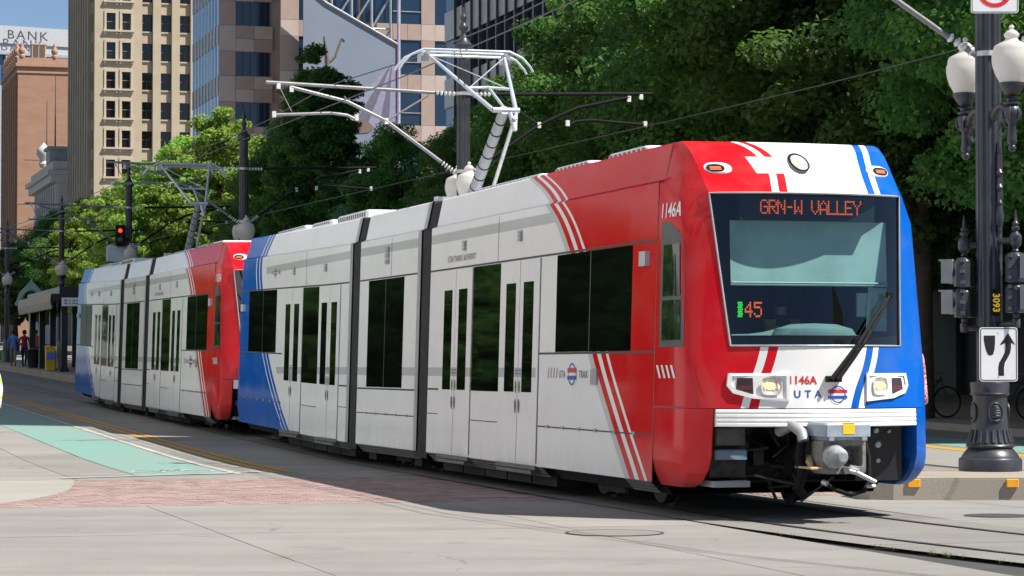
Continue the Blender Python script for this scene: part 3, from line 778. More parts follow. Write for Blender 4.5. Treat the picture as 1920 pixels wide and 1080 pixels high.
# ---- across the street and behind the camera (mirrored by glass and paint; white pair added to bounce light)
def block(s, t, wx, wy, h, face, label, mat, c=3.6):
    e = building('office_block', s, t, label, z=0)
    q = MB(); q.box((0, 0, 0), (wx, wy, h)); q.build('wall', mat, e)
    q = MB(); n = int(h / c)
    for k in range(1, n):
        for j in range(int((wy if face in '+-' else wx) / 3.2)):
            if face == '+': q.box((wx, 1 + 3.2 * j, k * c), (wx + .05, 2.1 + 3.2 * j, k * c + 1.5))
            elif face == 'b': q.box((1 + 3.2 * j, wy, k * c), (2.8 + 3.2 * j, wy + .05, k * c + 2.0))
    tag(q.build('glazing', M['pane'], e), kind='stuff')
M['bounce_wall'] = worn('white_bounce_wall', (.74, .76, .79), (.80, .82, .85), .8, .8)  # for the unseen white blocks added to bounce sunlight onto the tram sides
block(-14, -36, 16, 78, 33, '+', 'unseen white block added across the street to bounce light onto the nearer tram', M['bounce_wall'], 4.2)
block(66, -36, 16, 84, 30, '+', 'second unseen white block added further up across the street to bounce light', M['bounce_wall'], 4.2)
block(-95, 18, 22, 24, 34, 'b', 'dark brick block behind the camera on the right', M['brownbrick'])
block(-100, 50, 18, 24, 46, 'b', 'tall stone block behind the camera', M['tan'])
#@@PART4
# ================================================================== THE TRAM
def bend(f): d = -f - 15.0; return .0145 * d if d > 1.5 else (.0145 * (d + 1.5) ** 2 / 6 if d > -1.5 else 0.0)
def sway(f): d = min(1, max(0, (-f - 9.39) / 4.8)); return .07 * d
def L3(f, w, z): return (f, -(w + sway(f)), z + bend(f))
ZB, ZC, ZR = .33, 3.37, 3.78
def HW(z):
    if z <= ZC: return 1.325 - .085 * max(0, z - ZB) / (ZC - ZB)
    return lerp_table(z, [(ZC, 1.24), (3.405, 1.165), (ZR, 1.085)])
PROF = [.33, .5, .8, 1.2, 1.65, 2.1, 2.5, 2.78, 3.1, 3.33, 3.37, 3.405, 3.6, 3.76]
def section_shell(mb, f0, f1, inset=0.0, n=None, m=0):
    n = n or max(1, int(abs(f1 - f0) / .8)); rows = []
    for i in range(n + 1):
        f = f0 + (f1 - f0) * i / n
        half = [(HW(z) - inset, z) for z in PROF] + [(1.07 - inset, ZR), (.5, ZR + .02)]
        ring = half + [(-w, z) for w, z in reversed(half)]
        rows.append([L3(f, w, z) for w, z in ring])
    mb.grid(rows, m, closed=True)
def side_panel(mb, f0, f1, z0, z1, off=.004, th=.006, m=0, step=.9):
    """a panel lying on the visible flank, standing off by a few mm"""
    n = max(1, int(abs(f1 - f0) / step)); k = max(1, int((z1 - z0) / 1.0))
    rows = [[L3(f0 + (f1 - f0) * i / n, HW(z0 + (z1 - z0) * j / k) + off, z0 + (z1 - z0) * j / k) for j in range(k + 1)] for i in range(n + 1)]
    mb.grid(rows, m)
    bk_ = lambda f, z: L3(f, HW(z) + off - th, z)
    for z in (z0, z1):
        mb.grid([[L3(f0 + (f1 - f0) * i / n, HW(z) + off, z), bk_(f0 + (f1 - f0) * i / n, z)] for i in range(n + 1)], m)
    for f in (f0, f1):
        mb.grid([[L3(f, HW(z), z) if False else L3(f, HW(z) + off, z), bk_(f, z)] for z in (z0 + (z1 - z0) * j / k for j in range(k + 1))], m)
def side_text(mb, txt, size, f, z, sx=1.0, bold=0.0, off=.008, space=1.0, m=0, wfun=None):
    vs, fs = text_polys(txt, size, sx, bold, space)
    wf = wfun or (lambda ff, zz: HW(zz))
    mb.add([L3(f + x, wf(f + x, z + y) + off, z + y) for x, y in vs], fs, m)

# ---- cab front as one curved surface: outline at every height
ZW0, ZW1 = 1.70, 3.21
T_FS = [(.30, .60), (.36, .74), (.48, .84), (1.0, .86), (1.44, .86), (2.95, .66), (3.2, .50), (3.5, .36), (3.78, .06)]
T_FF = [(.30, .66), (.36, .86), (.48, 1.02), (.62, 1.10), (1.09, 1.13), (1.70, 1.13), (3.21, .86), (3.5, .60), (3.66, .42), (3.74, .28), (3.78, .16)]
T_WW = [(.30, 1.10), (1.09, 1.08), (1.70, .90), (3.21, 1.02), (3.78, 1.06)]
T_BOW = [(1.09, .34), (1.70, .34), (3.21, .24), (3.78, .11)]
def cab_w(z):
    w = HW(z)
    if z < .62: w -= .10 * ((.62 - z) / .32) ** 2
    return w
def outline(z):
    """points (f, w) of the visible-side half outline: flank, corner, pillar, nose"""
    W, fs, ff, ww, bw = cab_w(z), lerp_table(z, T_FS), lerp_table(z, T_FF), lerp_table(z, T_WW), lerp_table(z, T_BOW)
    W0 = W; sm = lerp_table(z, [(2.9, 1.256), (3.2, 1.225), (3.45, 1.165), (3.78, 1.07)])
    if z > 2.9: W = sm
    pts = [(0, W0), (fs * .33, W0 * .4 + W * .6), (fs * .66, W - .002), (fs, W - .012)]
    c = (fs + (ff - fs) * .24, W - .012)
    for t in (.2, .4, .6, .8):
        pts.append(((1 - t) ** 2 * fs + 2 * t * (1 - t) * c[0] + t * t * ff, (1 - t) ** 2 * (W - .012) + 2 * t * (1 - t) * c[1] + t * t * ww))
    pts.append((ff, ww))                       # index 8: edge of the windshield
    for q_ in (.92, .84, .75, .66, .56, .46, .35, .24, .12, 0):
        pts.append((ff + bw * (1 - q_ * q_), ww * q_))
    return pts
def F_front(w, z):
    ff, ww, bw = lerp_table(z, T_FF), lerp_table(z, T_WW), lerp_table(z, T_BOW)
    if abs(w) <= ww: return ff + bw * (1 - (w / ww) ** 2)
    pts = outline(z)[3:9]
    for (fa, wa), (fb, wb) in zip(pts, pts[1:]):
        if wb <= abs(w) <= wa: return fa + (fb - fa) * (wa - abs(w)) / max(1e-6, wa - wb)
    return pts[0][0]
def W_cab(f, z):
    pts = outline(z)[:9]
    for (fa, wa), (fb, wb) in zip(pts, pts[1:]):
        if f <= fb: return wa + (wb - wa) * (f - fa) / max(1e-6, fb - fa)
    return pts[-1][1]
CABZ = [1.09, 1.16, 1.3, 1.45, 1.58, 1.70, 1.9, 2.2, 2.5, 2.75, 2.95, 3.1, 3.21, 3.29, 3.36, 3.40, 3.44, 3.52, 3.6, 3.66, 3.71, 3.75, 3.78]
def cab_mask(rear=False):
    mb = MB(); rows = []
    k = .28 if rear else 1.0
    for z in CABZ:
        o = outline(z); full = o + [(f, -w) for f, w in reversed(o[:-1])]
        rows.append([((f * k), w, z) for f, w in full])
    nk = len(rows[0])
    conv = (lambda p: L3(CARB - p[0], p[1], p[2])) if rear else (lambda p: L3(*p))
    rows3 = [[conv(p) for p in r] for r in rows]
    skip = lambda i, c: ZW0 - .001 <= CABZ[i] < ZW1 - .001 and 8 <= c < nk - 9
    mb.grid(rows3, 0, None if rear else skip)
    mb.add([conv(p) for p in rows[-1]] , [tuple(range(nk))])
    return mb, rows, nk
def boot(side, rear=False):
    mb = MB(); k = .28 if rear else 1.0; rows = []
    for z in [1.085, .9, .7, .62, .55, .48, .42, .36, .32, .30]:
        o = outline(z)[:9]
        o = o + [(o[-1][0] - .05, o[-1][1] - .03), (0, o[-1][1] - .06)]
        rows.append([(f * k, w * side, z) for f, w in o])
    conv = (lambda p: L3(CARB - p[0], p[1], p[2])) if rear else (lambda p: L3(*p))
    mb.grid([[conv(p) for p in r] for r in rows], closed=True)
    n = len(rows[0])
    mb.add([conv(p) for p in rows[-1]], [tuple(range(n))]); mb.add([conv(p) for p in rows[0]], [tuple(range(n))])
    return mb
def front_patch(mb, w0, w1, z0, z1, off=.004, m=0, nw=5, nz=4, quad=None):
    """patch lying on the curved front; quad gives (w,z) corners instead of a rectangle"""
    rows = []
    for j in range(nz + 1):
        r = []
        for i in range(nw + 1):
            a, b = i / nw, j / nz
            if quad:
                (wa, za), (wb, zb), (wc, zc), (wd, zd) = quad
                w = (wa * (1 - a) + wb * a) * (1 - b) + (wd * (1 - a) + wc * a) * b
                z = (za * (1 - a) + zb * a) * (1 - b) + (zd * (1 - a) + zc * a) * b
            else: w, z = w0 + (w1 - w0) * a, z0 + (z1 - z0) * b
            r.append(L3(F_front(w, z) + off, w, z))
        rows.append(r)
    mb.grid(rows, m)
def front_text(mb, txt, size, w, z, sx=1.0, bold=0.0, off=.0025, m=0, space=1.0):
    vs, fs = text_polys(txt, size, sx, bold, space)
    mb.add([L3(F_front(w - x, z + y) + off, w - x, z + y) for x, y in vs], fs, m)

def logo_disc(mb, put, r, mr, mw, mb_):
    """ring crossed by a red, a white and a blue bar; put(x, y) places a point"""
    n = 28
    for i in range(n):
        a, b = 2 * math.pi * i / n, 2 * math.pi * (i + 1) / n
        mb.add([put(r * math.cos(a), r * math.sin(a), 3), put(r * math.cos(b), r * math.sin(b), 3), put(r * .86 * math.cos(b), r * .86 * math.sin(b), 3), put(r * .86 * math.cos(a), r * .86 * math.sin(a), 3)], [(0, 1, 2, 3)], mb_)
    for y0, y1, mm in ((.12, .55, mr), (-.14, .12, mw), (-.5, -.14, mb_)):
        mb.add([put(-1.22 * r, y0 * r, 2), put(1.22 * r, y0 * r, 2), put(1.22 * r, y1 * r, 2), put(-1.22 * r, y1 * r, 2)], [(0, 1, 2, 3)], mm)
PRINT = [plain('print_blue', (.02, .07, .34), .4), plain('print_red', (.55, .02, .03), .4), M['white'], plain('print_dark_grey', (.06, .06, .075), .4)]

M['fitting'] = plain('door_fitting_grey', (.09, .09, .095), .4)
def number_print(T, number):
    q = MB(); side_text(q, number, .205, .36, 3.06, 1.0, .004, .006, 1.0, 2, W_cab)
    return q.build('number', PRINT, T, recalc=False)
def make_tram(number, label):
    T = empty('light_rail_car', (0, 0, 0), 0, label, 'tram', 'light rail cars of the train')
    A_ = lambda u: -u                      # from the front joint
    B_ = lambda u: CARB + u                # the rear section is the front one turned round
    # bodies
    q = MB(); section_shell(q, 0, -9.39); b1 = q.build('body_section', M['livery'], T, 30)
    q = MB(); section_shell(q, -10.08, -13.52); b2 = q.build('body_section', M['livery'], T, 30)
    q = MB(); section_shell(q, -14.19, CARB); b3 = q.build('body_section', M['livery'], T, 30)
    for f0, f1 in ((-9.39, -10.08), (-13.52, -14.19)):
        q = MB(); rows = []
        for i in range(15):
            f = f0 + (f1 - f0) * i / 14; ins = .045 if i % 2 else .012
            half = [(HW(z) - ins, z) for z in [.24] + PROF] + [(1.07, ZR - ins)]
            rows.append([L3(f, w, z) for w, z in half + [(-w, z) for w, z in reversed(half)]])
        q.grid(rows, closed=True); b = q.build('bellows', M['bellows'], T)
        q = MB()
        near = f1 if f0 == -9.39 else f1
        section_shell(q, near - .004, near + .17, -.006, 1); q.build('bellows_frame', M['grey_metal'], b, 30)
    # roof plant
    for f0, f1, w, h in ((-1.6, -2.9, .84, .09), (-3.6, -4.9, .86, .08), (-5.6, -8.6, .84, .07), (-14.9, -17.1, .9, .13), (-17.6, -19.2, .9, .09), (-20.0, -22.6, .86, .07)):
        q = MB(); b0, b1_ = bend(f0), bend(f1)
        q.bevbox((f1, -w, ZR + .01 + min(b0, b1_)), (f0, w, ZR + .02 + h + max(b0, b1_)), .03)
        rb = q.build('roof_box', M['light_metal'], T)
        q = MB()
        n = int((f0 - f1) / .16)
        for i in range(n): q.box((f1 + .08 + .16 * i, -w - .006, ZR + .05 + bend(f1)), (f1 + .16 + .16 * i, -w + .01, ZR + .02 + h * .72 + bend(f1)))
        tag(q.build('vent_slots', M['mid_metal'], rb), kind='stuff')
    # side windows
    def window(f0, f1, z0, z1, divs=()):
        q = MB(); side_panel(q, f0, f1, z0, z1, .004, .02); w_ = q.build('side_window', M['window'], T)
        if divs:
            q = MB()
            for d in divs: side_panel(q, d - .012, d + .012, z0 + .01, z1 - .01, .008, .01)
            q.build('window_bar', M['glassframe'], w_)
        return w_
    seam = MB()
    def vline(f, z0, z1, th=.011): side_panel(seam, f - th, f + th, z0, z1, .0025, .004)
    def hline(f0, f1, z, th=.012): side_panel(seam, f0, f1, z - th, z + th, .0025, .004)
    for X, first in ((A_, True), (B_, False)):
        window(X(3.47), X(.78), 1.66, 2.765, (X(2.2),))
        window(X(7.12), X(5.85), 1.185, 2.765)
        for c, lo, hi in ((7.97, 7.15, 8.77), (4.95, 4.12, 5.82)):
            for a, b_ in ((lo, c), (c, hi)):
                f0, f1 = sorted((X(a), X(b_)))
                q = MB(); side_panel(q, f0 + .012, f1 - .012, .36, 2.765, .012, .03); leaf = q.build('door_leaf', M['livery'], T)
                mid = (f0 + f1) / 2; inner = X(c); sgn = 1 if mid > inner else -1
                g0, g1 = sorted((inner + sgn * .17, inner + sgn * .585))
                q = MB(); side_panel(q, g0, g1, 1.19, 2.5, .016, .012); q.build('door_window', M['window'], leaf)
                q = MB()
                for z in (1.44, 1.40): side_panel(q, inner + sgn * .03, inner + sgn * .12, z, z + .018, .016, .01)
                for z, rr in ((1.25, .035), (1.02, .04)):
                    n = 10; ctr = inner + sgn * .075
                    q.add([L3(ctr + rr * math.cos(2 * math.pi * i / n), HW(z) + .017, z + rr * 2.2 * math.sin(2 * math.pi * i / n)) for i in range(n)], [tuple(range(n))])
                q.split('door_handle', M['fitting'], leaf)
            f0, f1 = sorted((X(lo), X(hi)))
            q = MB(); st0 = bend(f0)
            q.box((f0 + .1, -1.36 - sway(f0), .235 + st0), (f1 - .1, -1.2, .275 + st0)); q.box((f0, -1.345 - sway(f0), .285 + st0), (f1, -1.2, .335 + st0))
            q.build('door_step', M['mid_metal'], T)
            vline(X(c), .36, 2.765, .013); vline(X(lo), .36, 2.765); vline(X(hi), .36, 2.765)
        hline(X(0), X(9.39), 2.785); hline(X(4.12), X(0), 1.645); hline(X(9.39), X(8.77), 1.19); hline(X(4.12), X(0), .80, .008)
        hline(X(7.12), X(5.85), .81, .006); hline(X(9.39), X(8.77), .86, .006)
        vline(X(6.0), 2.785, 3.35, .006)
        q = MB()
        for u in (3.7, 3.1, 2.5, 1.9, 1.25, .6): side_panel(q, X(u) - .045, X(u) + .045, .785, .82, .012, .02)
        q.split('hinge', M['grey_metal'], T)
        for u in (7.6, 5.0):
            q = MB()
            for k in range(3): side_panel(q, X(u) - .065, X(u) + .065, 3.0 + .045 * k, 3.035 + .045 * k, .03, .04)
            q.split('door_lamp', M['grey_metal'], T)
    # middle section
    window(-10.82, -12.93, 1.19, 2.765, (-11.87,))
    hline(-10.1, -13.5, 2.785); hline(-10.1, -13.5, 1.165); hline(-10.1, -13.5, .80, .008); vline(-11.6, 2.8, 3.35, .006)
    q = MB()
    for k in range(3): side_panel(q, -11.9, -11.72, 2.98 + .09 * k, 3.05 + .09 * k, .03, .04)
    q.split('door_lamp', M['grey_metal'], T)
    q = MB()
    for f in (-10.5, -11.1, -11.7, -12.3, -12.9): side_panel(q, f - .04, f + .04, .785, .82, .012, .02)
    q.split('hinge', M['grey_metal'], T)
    tag(seam.build('panel_seams', M['seam'], T), kind='stuff')
    # small things on the flank
    q = MB(); side_panel(q, -.44, -.24, 2.53, 2.68, .05, .06); q.build('side_marker', M['bankwhite'], T)
    q = MB(); side_panel(q, -23.45, -23.2, 2.40, 2.53, .05, .06); q.build('side_marker', M['light_metal'], T)
    q = MB(); side_panel(q, -2.08, -1.86, 1.30, 1.47, .02, .03); q.build('hatch', M['grey_metal'], T)
    # ribbed sills and underframe
    for f0, f1, m_ in ((-3.9, -9.39, 0), (-.05, -.9, 0), (-10.1, -13.5, 0), (-14.3, -19.7, 0)):
        q = MB(); n = int(abs(f1 - f0) / .6) + 1
        for k in range(4):
            z = .33 - .032 * k
            rows = []
            for i in range(n + 1):
                f = f0 + (f1 - f0) * i / n; taper = 0
                rows.append([L3(f, 1.315 - .03 * k, z), L3(f, 1.30 - .03 * k, z - .024), L3(f, 1.20, z - .024)])
            q.grid(rows)
        q.build('sill', M['ribbed'], T)
    q = MB()
    for f0, f1 in ((.0, -9.3), (-10.1, -13.5), (-14.2, -23.5)):
        n = 6; q.grid([[L3(f0 + (f1 - f0) * i / n, w, z) for w, z in ((-1.2, .34), (-1.1, .2), (1.1, .2), (1.2, .34))] for i in range(n + 1)])
    for f0, f1 in ((-3.9, -9.2), (-10.3, -10.7), (-12.95, -13.4), (-14.3, -19.6)):  # extra boxes added so the shade under the floor turns black
        n = 5
        for i in range(n):
            a, b_ = f0 + (f1 - f0) * i / n, f0 + (f1 - f0) * (i + .94) / n
            q.box((b_, -1.14 - sway(a), .10 + bend(a)), (a, .9, .34 + bend(a)))
    rr = random.Random(3)
    for k in range(22):
        f = rr.uniform(-.4, -23); l = rr.uniform(.3, 1.0); w0 = rr.uniform(.3, .95)
        q.cbox(L3(f, w0, .2), (l, .25, rr.uniform(.06, .18)))
    q.build('underframe', M['under'], T)
    def bogie(fc, wb=1.95):
        b = bend(fc); q = MB()
        for s in (-1, 1):
            q.bevbox((fc - wb / 2 - .35, s * .93 - .07 - sway(fc), .22 + b), (fc + wb / 2 + .35, s * .93 + .07 - sway(fc), .40 + b), .03)
            q.bevbox((fc - .45, s * .93 - .09 - sway(fc), .12 + b), (fc + .45, s * .93 + .09 - sway(fc), .24 + b), .03)
            for d in (-wb / 2, wb / 2): q.lathe([(.13, -.06), (.15, 0), (.10, .08)], 12, (0, 0, 0), 0, Matrix.Translation((fc + d, s * .98 - sway(fc), .33 + b)) @ Matrix.Rotation(R(-90 * s), 4, 'X'))
        q.box((fc - .5, -.9, .2 + b), (fc + .5, .9, .36 + b))
        o = q.build('bogie', M['under'], T)
        for d in (-wb / 2, wb / 2):
            for s in (-1, 1):
                q = MB(); q.lathe([(.05, -.09), (.27, -.07), (.30, -.065), (.30, .05), (.335, .055), (.335, .075), (.1, .08)], 24, (0, 0, 0), 0,
                                  Matrix.Translation((fc + d, s * .74 - sway(fc), .335 + b + .01)) @ Matrix.Rotation(R(90 * s), 4, 'X'))
                q.build('wheel', M['gear'], o, 40)
    bogie(-2.2); bogie(-11.8, 1.8); bogie(-21.3)
    # cab
    mb, rows, nk = cab_mask(); mb.build('cab_mask', M['front'], T, 28)
    boot(1).build('skirt', M['red'], T, 32); boot(-1).build('skirt', M['blue'], T, 32)
    mb, _, _ = cab_mask(True); mb.build('rear_mask', M['blue'], T, 28)
    boot(1, True).build('skirt', M['blue'], T, 32); boot(-1, True).build('skirt', M['red'], T, 32)
    q = MB(); wi = [i for i, z in enumerate(CABZ) if ZW0 - .001 <= z <= ZW1 + .001]
    ws = [[L3(p[0] - .015, p[1], p[2]) for p in rows[i][8:nk - 8]] for i in wi]
    q.grid(ws); wsd = q.build('windshield', M['windshield'], T, 60)
    q = MB(); loop = [Vector(L3(p[0] + .002, p[1], p[2])) for p in rows[wi[0]][8:nk - 8]]
    loop += [Vector(L3(rows[i][nk - 9][0], rows[i][nk - 9][1], rows[i][nk - 9][2])) for i in wi[1:]]
    loop += [Vector(L3(p[0] + .002, p[1], p[2])) for p in reversed(rows[wi[-1]][8:nk - 9])]
    loop += [Vector(L3(rows[i][8][0], rows[i][8][1], rows[i][8][2])) for i in reversed(wi[:-1])]
    q.tube(loop, .011, 6); q.build('windshield_frame', M['grey_metal'], wsd)
    q = MB()                                              # dark print along the glass edge
    o = [[L3(rows[i][c][0] - .03, rows[i][c][1], rows[i][c][2]) for c in range(8, nk - 8)] for i in wi]
    q.grid([[Vector(a), Vector(a) + (Vector(b) - Vector(a)).normalized() * .035] for a, b in ((r[0], r[1]) for r in o)])
    q.grid([o[0], [Vector(a) + Vector((0, 0, .10)) for a in o[0]]])
    q.build('glass_edge', M['black'], wsd)
    # inside the cab
    q = MB(); q.box((-.75, -1.15, .9), (-.70, 1.15, 3.35)); q.box((-.7, -1.0, 3.27), (.42, 1.0, 3.30)); q.box((-.7, -1.0, .95), (.95, 1.0, 1.0))
    for s in (-1, 1): q.box((-.7, s * 1.12 - .02, 1.0), (.3, s * 1.12 + .02, 3.2))
    q.box((-.69, -.35, 1.0), (-.6, .25, 3.0))
    cab = q.build('cab_interior', M['interior'], T)
    q = MB(); prof = []
    for i in range(13):
        w = -.84 + 1.68 * i / 12; f = F_front(w, 1.75) - .06
        prof.append((f, w))
    q.grid([[L3(f, w, 1.76) for f, w in prof], [L3(f - .22, w, 1.78 + .03 * math.exp(-(w / .42) ** 2)) for f, w in prof], [L3(f - .6, w * .95, 1.82 + .07 * math.exp(-(w / .40) ** 4)) for f, w in prof], [L3(f - .75, w * .95, 1.3) for f, w in prof]])
    q.lathe([(.0, -.1), (.52, -.08), (.55, .0), (.5, .06), (.3, .105), (0.01, .115)], 32, (0, 0, 0), 0, Matrix.Translation(L3(1.0, -.03, 1.81)) @ Matrix.Diagonal((.5, .8, 1, 1)))
    q.build('dashboard', M['dash'], cab, 40)
    q = MB(); rows_s = []
    for z in (2.30, 2.5, 2.7, 2.95): rows_s.append([L3(.80 - .05 * (z - 2.3), w, z) for w in [.77 - 1.68 * i / 12 for i in range(13)]])
    q.grid(rows_s); sh = q.build('sun_blind', M['teal'], cab, 40)
    q = MB(); q.tube([Vector(p) + Vector((.02, 0, .03)) for p in rows_s[0]], .012, 6); q.tube([L3(.80, w, 2.965) for w in [.55 - 1.3 * i / 8 for i in range(9)]], .02, 6); q.build('blind_rail', M['grey_metal'], sh)
    q = MB(); q.bevbox((-.25, -.30, 1.1), (-.05, .22, 2.15), .05); q.bevbox((-.22, -.17, 2.15), (-.08, .1, 2.42), .05); q.build('driver_seat', plain('seat_cloth', (.03, .03, .035), .9), cab)
    q = MB(); q.tube([L3(.72, -.74, 1.85), L3(.66, -.80, 2.3)], .03, 6); q.box((.6, .66, 2.0), (.64, .80, 2.24)); q.box((.62, .78, 1.85), (.7, .95, 2.29)); q.build('door_post', M['teal'], cab)
    # destination display
    q = MB(); q.box((.80, -.72, 2.95), (.93, .72, 3.19)); q.build('sign_box', M['interior'], cab)
    q = MB(); px = .0208; x0 = .51
    for ci, ch in enumerate('GRN-W VALLEY'):
        for r_, rowbits in enumerate(FONT57[ch].split()):
            for c_, bit in enumerate(rowbits):
                if bit == '1':
                    w = x0 - (ci * 4.35 + c_ * .86) * px + 0; z = 3.135 - r_ * px * 1.0
                    q.add([L3(.94, w, z), L3(.94, w - px * .68, z), L3(.94, w - px * .68, z + px * .74), L3(.94, w, z + px * .74)], [(0, 1, 2, 3)])
    q.build('destination_text', M['led'], cab, recalc=False)
    q = MB(); px = .022
    for ci, ch in enumerate('45'):
        for r_, rowbits in enumerate(FONT57[ch].split()):
            for c_, bit in enumerate(rowbits):
                if bit == '1':
                    w = .70 - (ci * 4.4 + c_ * .78) * px; z = 2.115 - r_ * px
                    q.add([L3(1.0, w, z), L3(1.0, w - px * .66, z), L3(1.0, w - px * .66, z + px * .85), L3(1.0, w, z + px * .85)], [(0, 1, 2, 3)])
    q.build('route_number', M['led'], cab, recalc=False)
    q = MB()
    for r_ in range(7):
        for c_ in range(3):
            w = .775 - c_ * .017 - (.006 if r_ % 2 else 0); z = 2.115 - r_ * px
            q.add([L3(1.0, w, z), L3(1.0, w - .014, z), L3(1.0, w - .014, z + .018), L3(1.0, w, z + .018)], [(0, 1, 2, 3)])
    q.build('route_block', M['ledgreen'], cab, recalc=False)
    # cab side window, following the flank
    q = MB(); rows_w = []
    for j in range(13):
        z = 1.69 + (2.95 - 1.69) * j / 12; fr = .83 - .10 * (z - 1.69) / 1.26
        if z > 2.6: fr = .12 + (fr - .12) * math.sqrt(max(.0, 1 - ((z - 2.6) / .37) ** 2.6))
        rows_w.append([L3(f, W_cab(f, z) + .005, z) for f in [.13 + (fr - .13) * i / 6 for i in range(7)]])
    q.grid(rows_w); cw_ = q.build('cab_window', M['glassframe'], T, 50)
    q = MB()
    for z0, z1 in ((1.76, 2.16), (2.2, 2.72)):
        rows_g = []
        for j in range(7):
            z = z0 + (z1 - z0) * j / 6; fr = .74 - .10 * (z - 1.69) / 1.26
            rows_g.append([L3(f, W_cab(f, z) + .009, z) for f in [.21 + (fr - .21) * i / 5 for i in range(6)]])
        q.grid(rows_g)
    q.build('pane', M['cab_glass'], cw_, 50)
    q = MB()                                              # seams of the cab
    q.grid([[L3(.0 - .012, HW(z) + .003, z) for z in PROF], [L3(.012, HW(z) + .003, z) for z in PROF]])
    q.grid([[L3(f, W_cab(f, z) + .003, z) for f in (.0, .3, .6, .85)] for z in (1.082, 1.10)])
    q.build('cab_seam', plain('dark_red_seam', (.2, .02, .02), .5), T)
    # lettering and logos
    pass
    def print_part(name, draw, parent=T):
        q = MB(); draw(q); q.build(name, PRINT + [M['grey_metal']], parent, recalc=False)
    def dash(q):
        for k in range(4):
            f = .12 + .14 * k; q.add([L3(f - .02 + dx, W_cab(f - .02 + dx, z) + .006, z) for dx, z in ((.06, 1.38), (.12, 1.38), (.02, 1.51), (-.04, 1.51))], [(0, 1, 2, 3)], 2)
    number_print(T, number)
    q = MB(); dash(q); q.split('white_slash', PRINT, T, recalc=False)
    print_part('lettering', lambda q: side_text(q, 'UTA', .115, -3.17, 1.405, .95, .001, .006, 1.25, 3)); print_part('lettering', lambda q: side_text(q, 'TRAX', .115, -2.38, 1.405, .95, .001, .006, 1.2, 3))
    print_part('logo', lambda q: logo_disc(q, lambda x, y, o_: L3(-2.8 + x * 1.1, HW(1.41 + y) + .004 + .001 * o_, 1.41 + y), .125, 1, 2, 0))
    print_part('lettering', lambda q: side_text(q, 'UTAH TRANSIT AUTHORITY', .115, -7.75, 2.905, .82, .0005, .006, 1.22, 3))
    print_part('lettering', lambda q: side_text(q, 'UTA', .09, CARB + 3.0, 3.06, .9, .001, .006, 1.2, 3)); print_part('lettering', lambda q: side_text(q, 'TRAX', .09, CARB + 3.62, 3.06, .9, .001, .006, 1.2, 3))
    print_part('logo', lambda q: logo_disc(q, lambda x, y, o_: L3(CARB + 3.27 + x, HW(3.06 + y) + .004 + .001 * o_, 3.06 + y), .085, 1, 2, 0))
    q = MB()
    for k in range(4): q.add([L3(-3.75 + .11 * k + dx, HW(z) + .003, z) for dx, z in ((0, 1.365), (.045, 1.365), (.075, 1.48), (.03, 1.48))], [(0, 1, 2, 3)], 4)
    q.split('grey_slash', PRINT + [M['grey_metal']], T, recalc=False)
    print_part('front_number', lambda q: front_text(q, number, .108, .275, 1.36, .98, .003, m=1))
    print_part('front_lettering', lambda q: front_text(q, 'UTA', .10, .225, 1.225, 1.0, .002, m=0, space=1.75))
    print_part('front_logo', lambda q: logo_disc(q, lambda x, y, o_: L3(F_front(-.085 - x, 1.225 + y) + .003 + .0015 * o_, -.085 - x, 1.225 + y), .084, 1, 2, 0))
    print_part('white_patch', lambda q: front_patch(q, 0, 0, 0, 0, .004, 2, 4, 3, [(.50, 3.42), (.20, 3.42), (.25, 3.60), (.54, 3.60)]))
    # anti-climber
    q = MB(); ws_ = [1.06 * (1 - i / 12) - 1.06 * i / 12 for i in range(13)]
    prof = [(1.082, -.06), (1.080, .004), (1.062, .012), (1.050, .014), (1.036, .004), (1.028, .016), (1.008, .018), (.994, .006), (.986, .018), (.966, .020), (.952, .008), (.944, .022), (.918, .024), (.91, .015), (.91, -.06)]
    q.grid([[L3(F_front(w, 1.09) + d, w, z) for w in ws_] for z, d in prof], closed=False)
    for e in (0, 12): q.add([L3(F_front(ws_[e], 1.09) + d, ws_[e], z) for z, d in prof], [tuple(range(len(prof)))])
    q.build('anti_climber', M['white'], T)
    # headlights
    for s in (1, -1):
        q = MB()
        out = [(.405, 1.43), (.94, 1.43), (.96, 1.31), (.91, 1.235), (.74, 1.185), (.405, 1.155)]
        def FP(w, z, off): return L3(F_front(s * w, z) + off, s * w, z)
        n = len(out)
        inn = [(.435, 1.405), (.91, 1.405), (.925, 1.32), (.88, 1.258), (.73, 1.213), (.435, 1.185)]
        q.add([FP(w, z, .002) for w, z in out] + [FP(w, z, .028) for w, z in out] + [FP(w, z, .028) for w, z in inn] + [FP(w, z, .008) for w, z in inn],
              [(i + a * n, (i + 1) % n + a * n, (i + 1) % n + (a + 1) * n, i + (a + 1) * n) for a in range(3) for i in range(n)])
        zb = lambda w: lerp_table(w, [(.435, 1.185), (.73, 1.213), (.88, 1.258), (.925, 1.32)])
        q.grid([[FP(w, zb(w) + (1.405 - zb(w)) * j / 3, .009) for j in range(4)] for w in [.435 + .49 * i / 10 for i in range(11)]])
        hl = q.build('headlight', M['white'], T)
        q = MB(); cw0, cz0 = .575, 1.305
        def lampmesh(sz, rad, off0, off1, mm):
            k = 14; sq = [(cw0 + sz * (abs(math.cos(t)) ** .6) * (1 if math.cos(t) > 0 else -1), cz0 + sz * .92 * (abs(math.sin(t)) ** .6) * (1 if math.sin(t) > 0 else -1)) for t in [2 * math.pi * i / k for i in range(k)]]
            q.add([FP(w, z, off0) for w, z in sq] + [FP(cw0 + (w - cw0) * rad, cz0 + (z - cz0) * rad, off1) for w, z in sq], [(i, (i + 1) % k, k + (i + 1) % k, k + i) for i in range(k)] + [tuple(range(k, 2 * k))], mm)
        lampmesh(.095, .55, .030, .010, 0); lampmesh(.042, .5, .013, .020, 1)
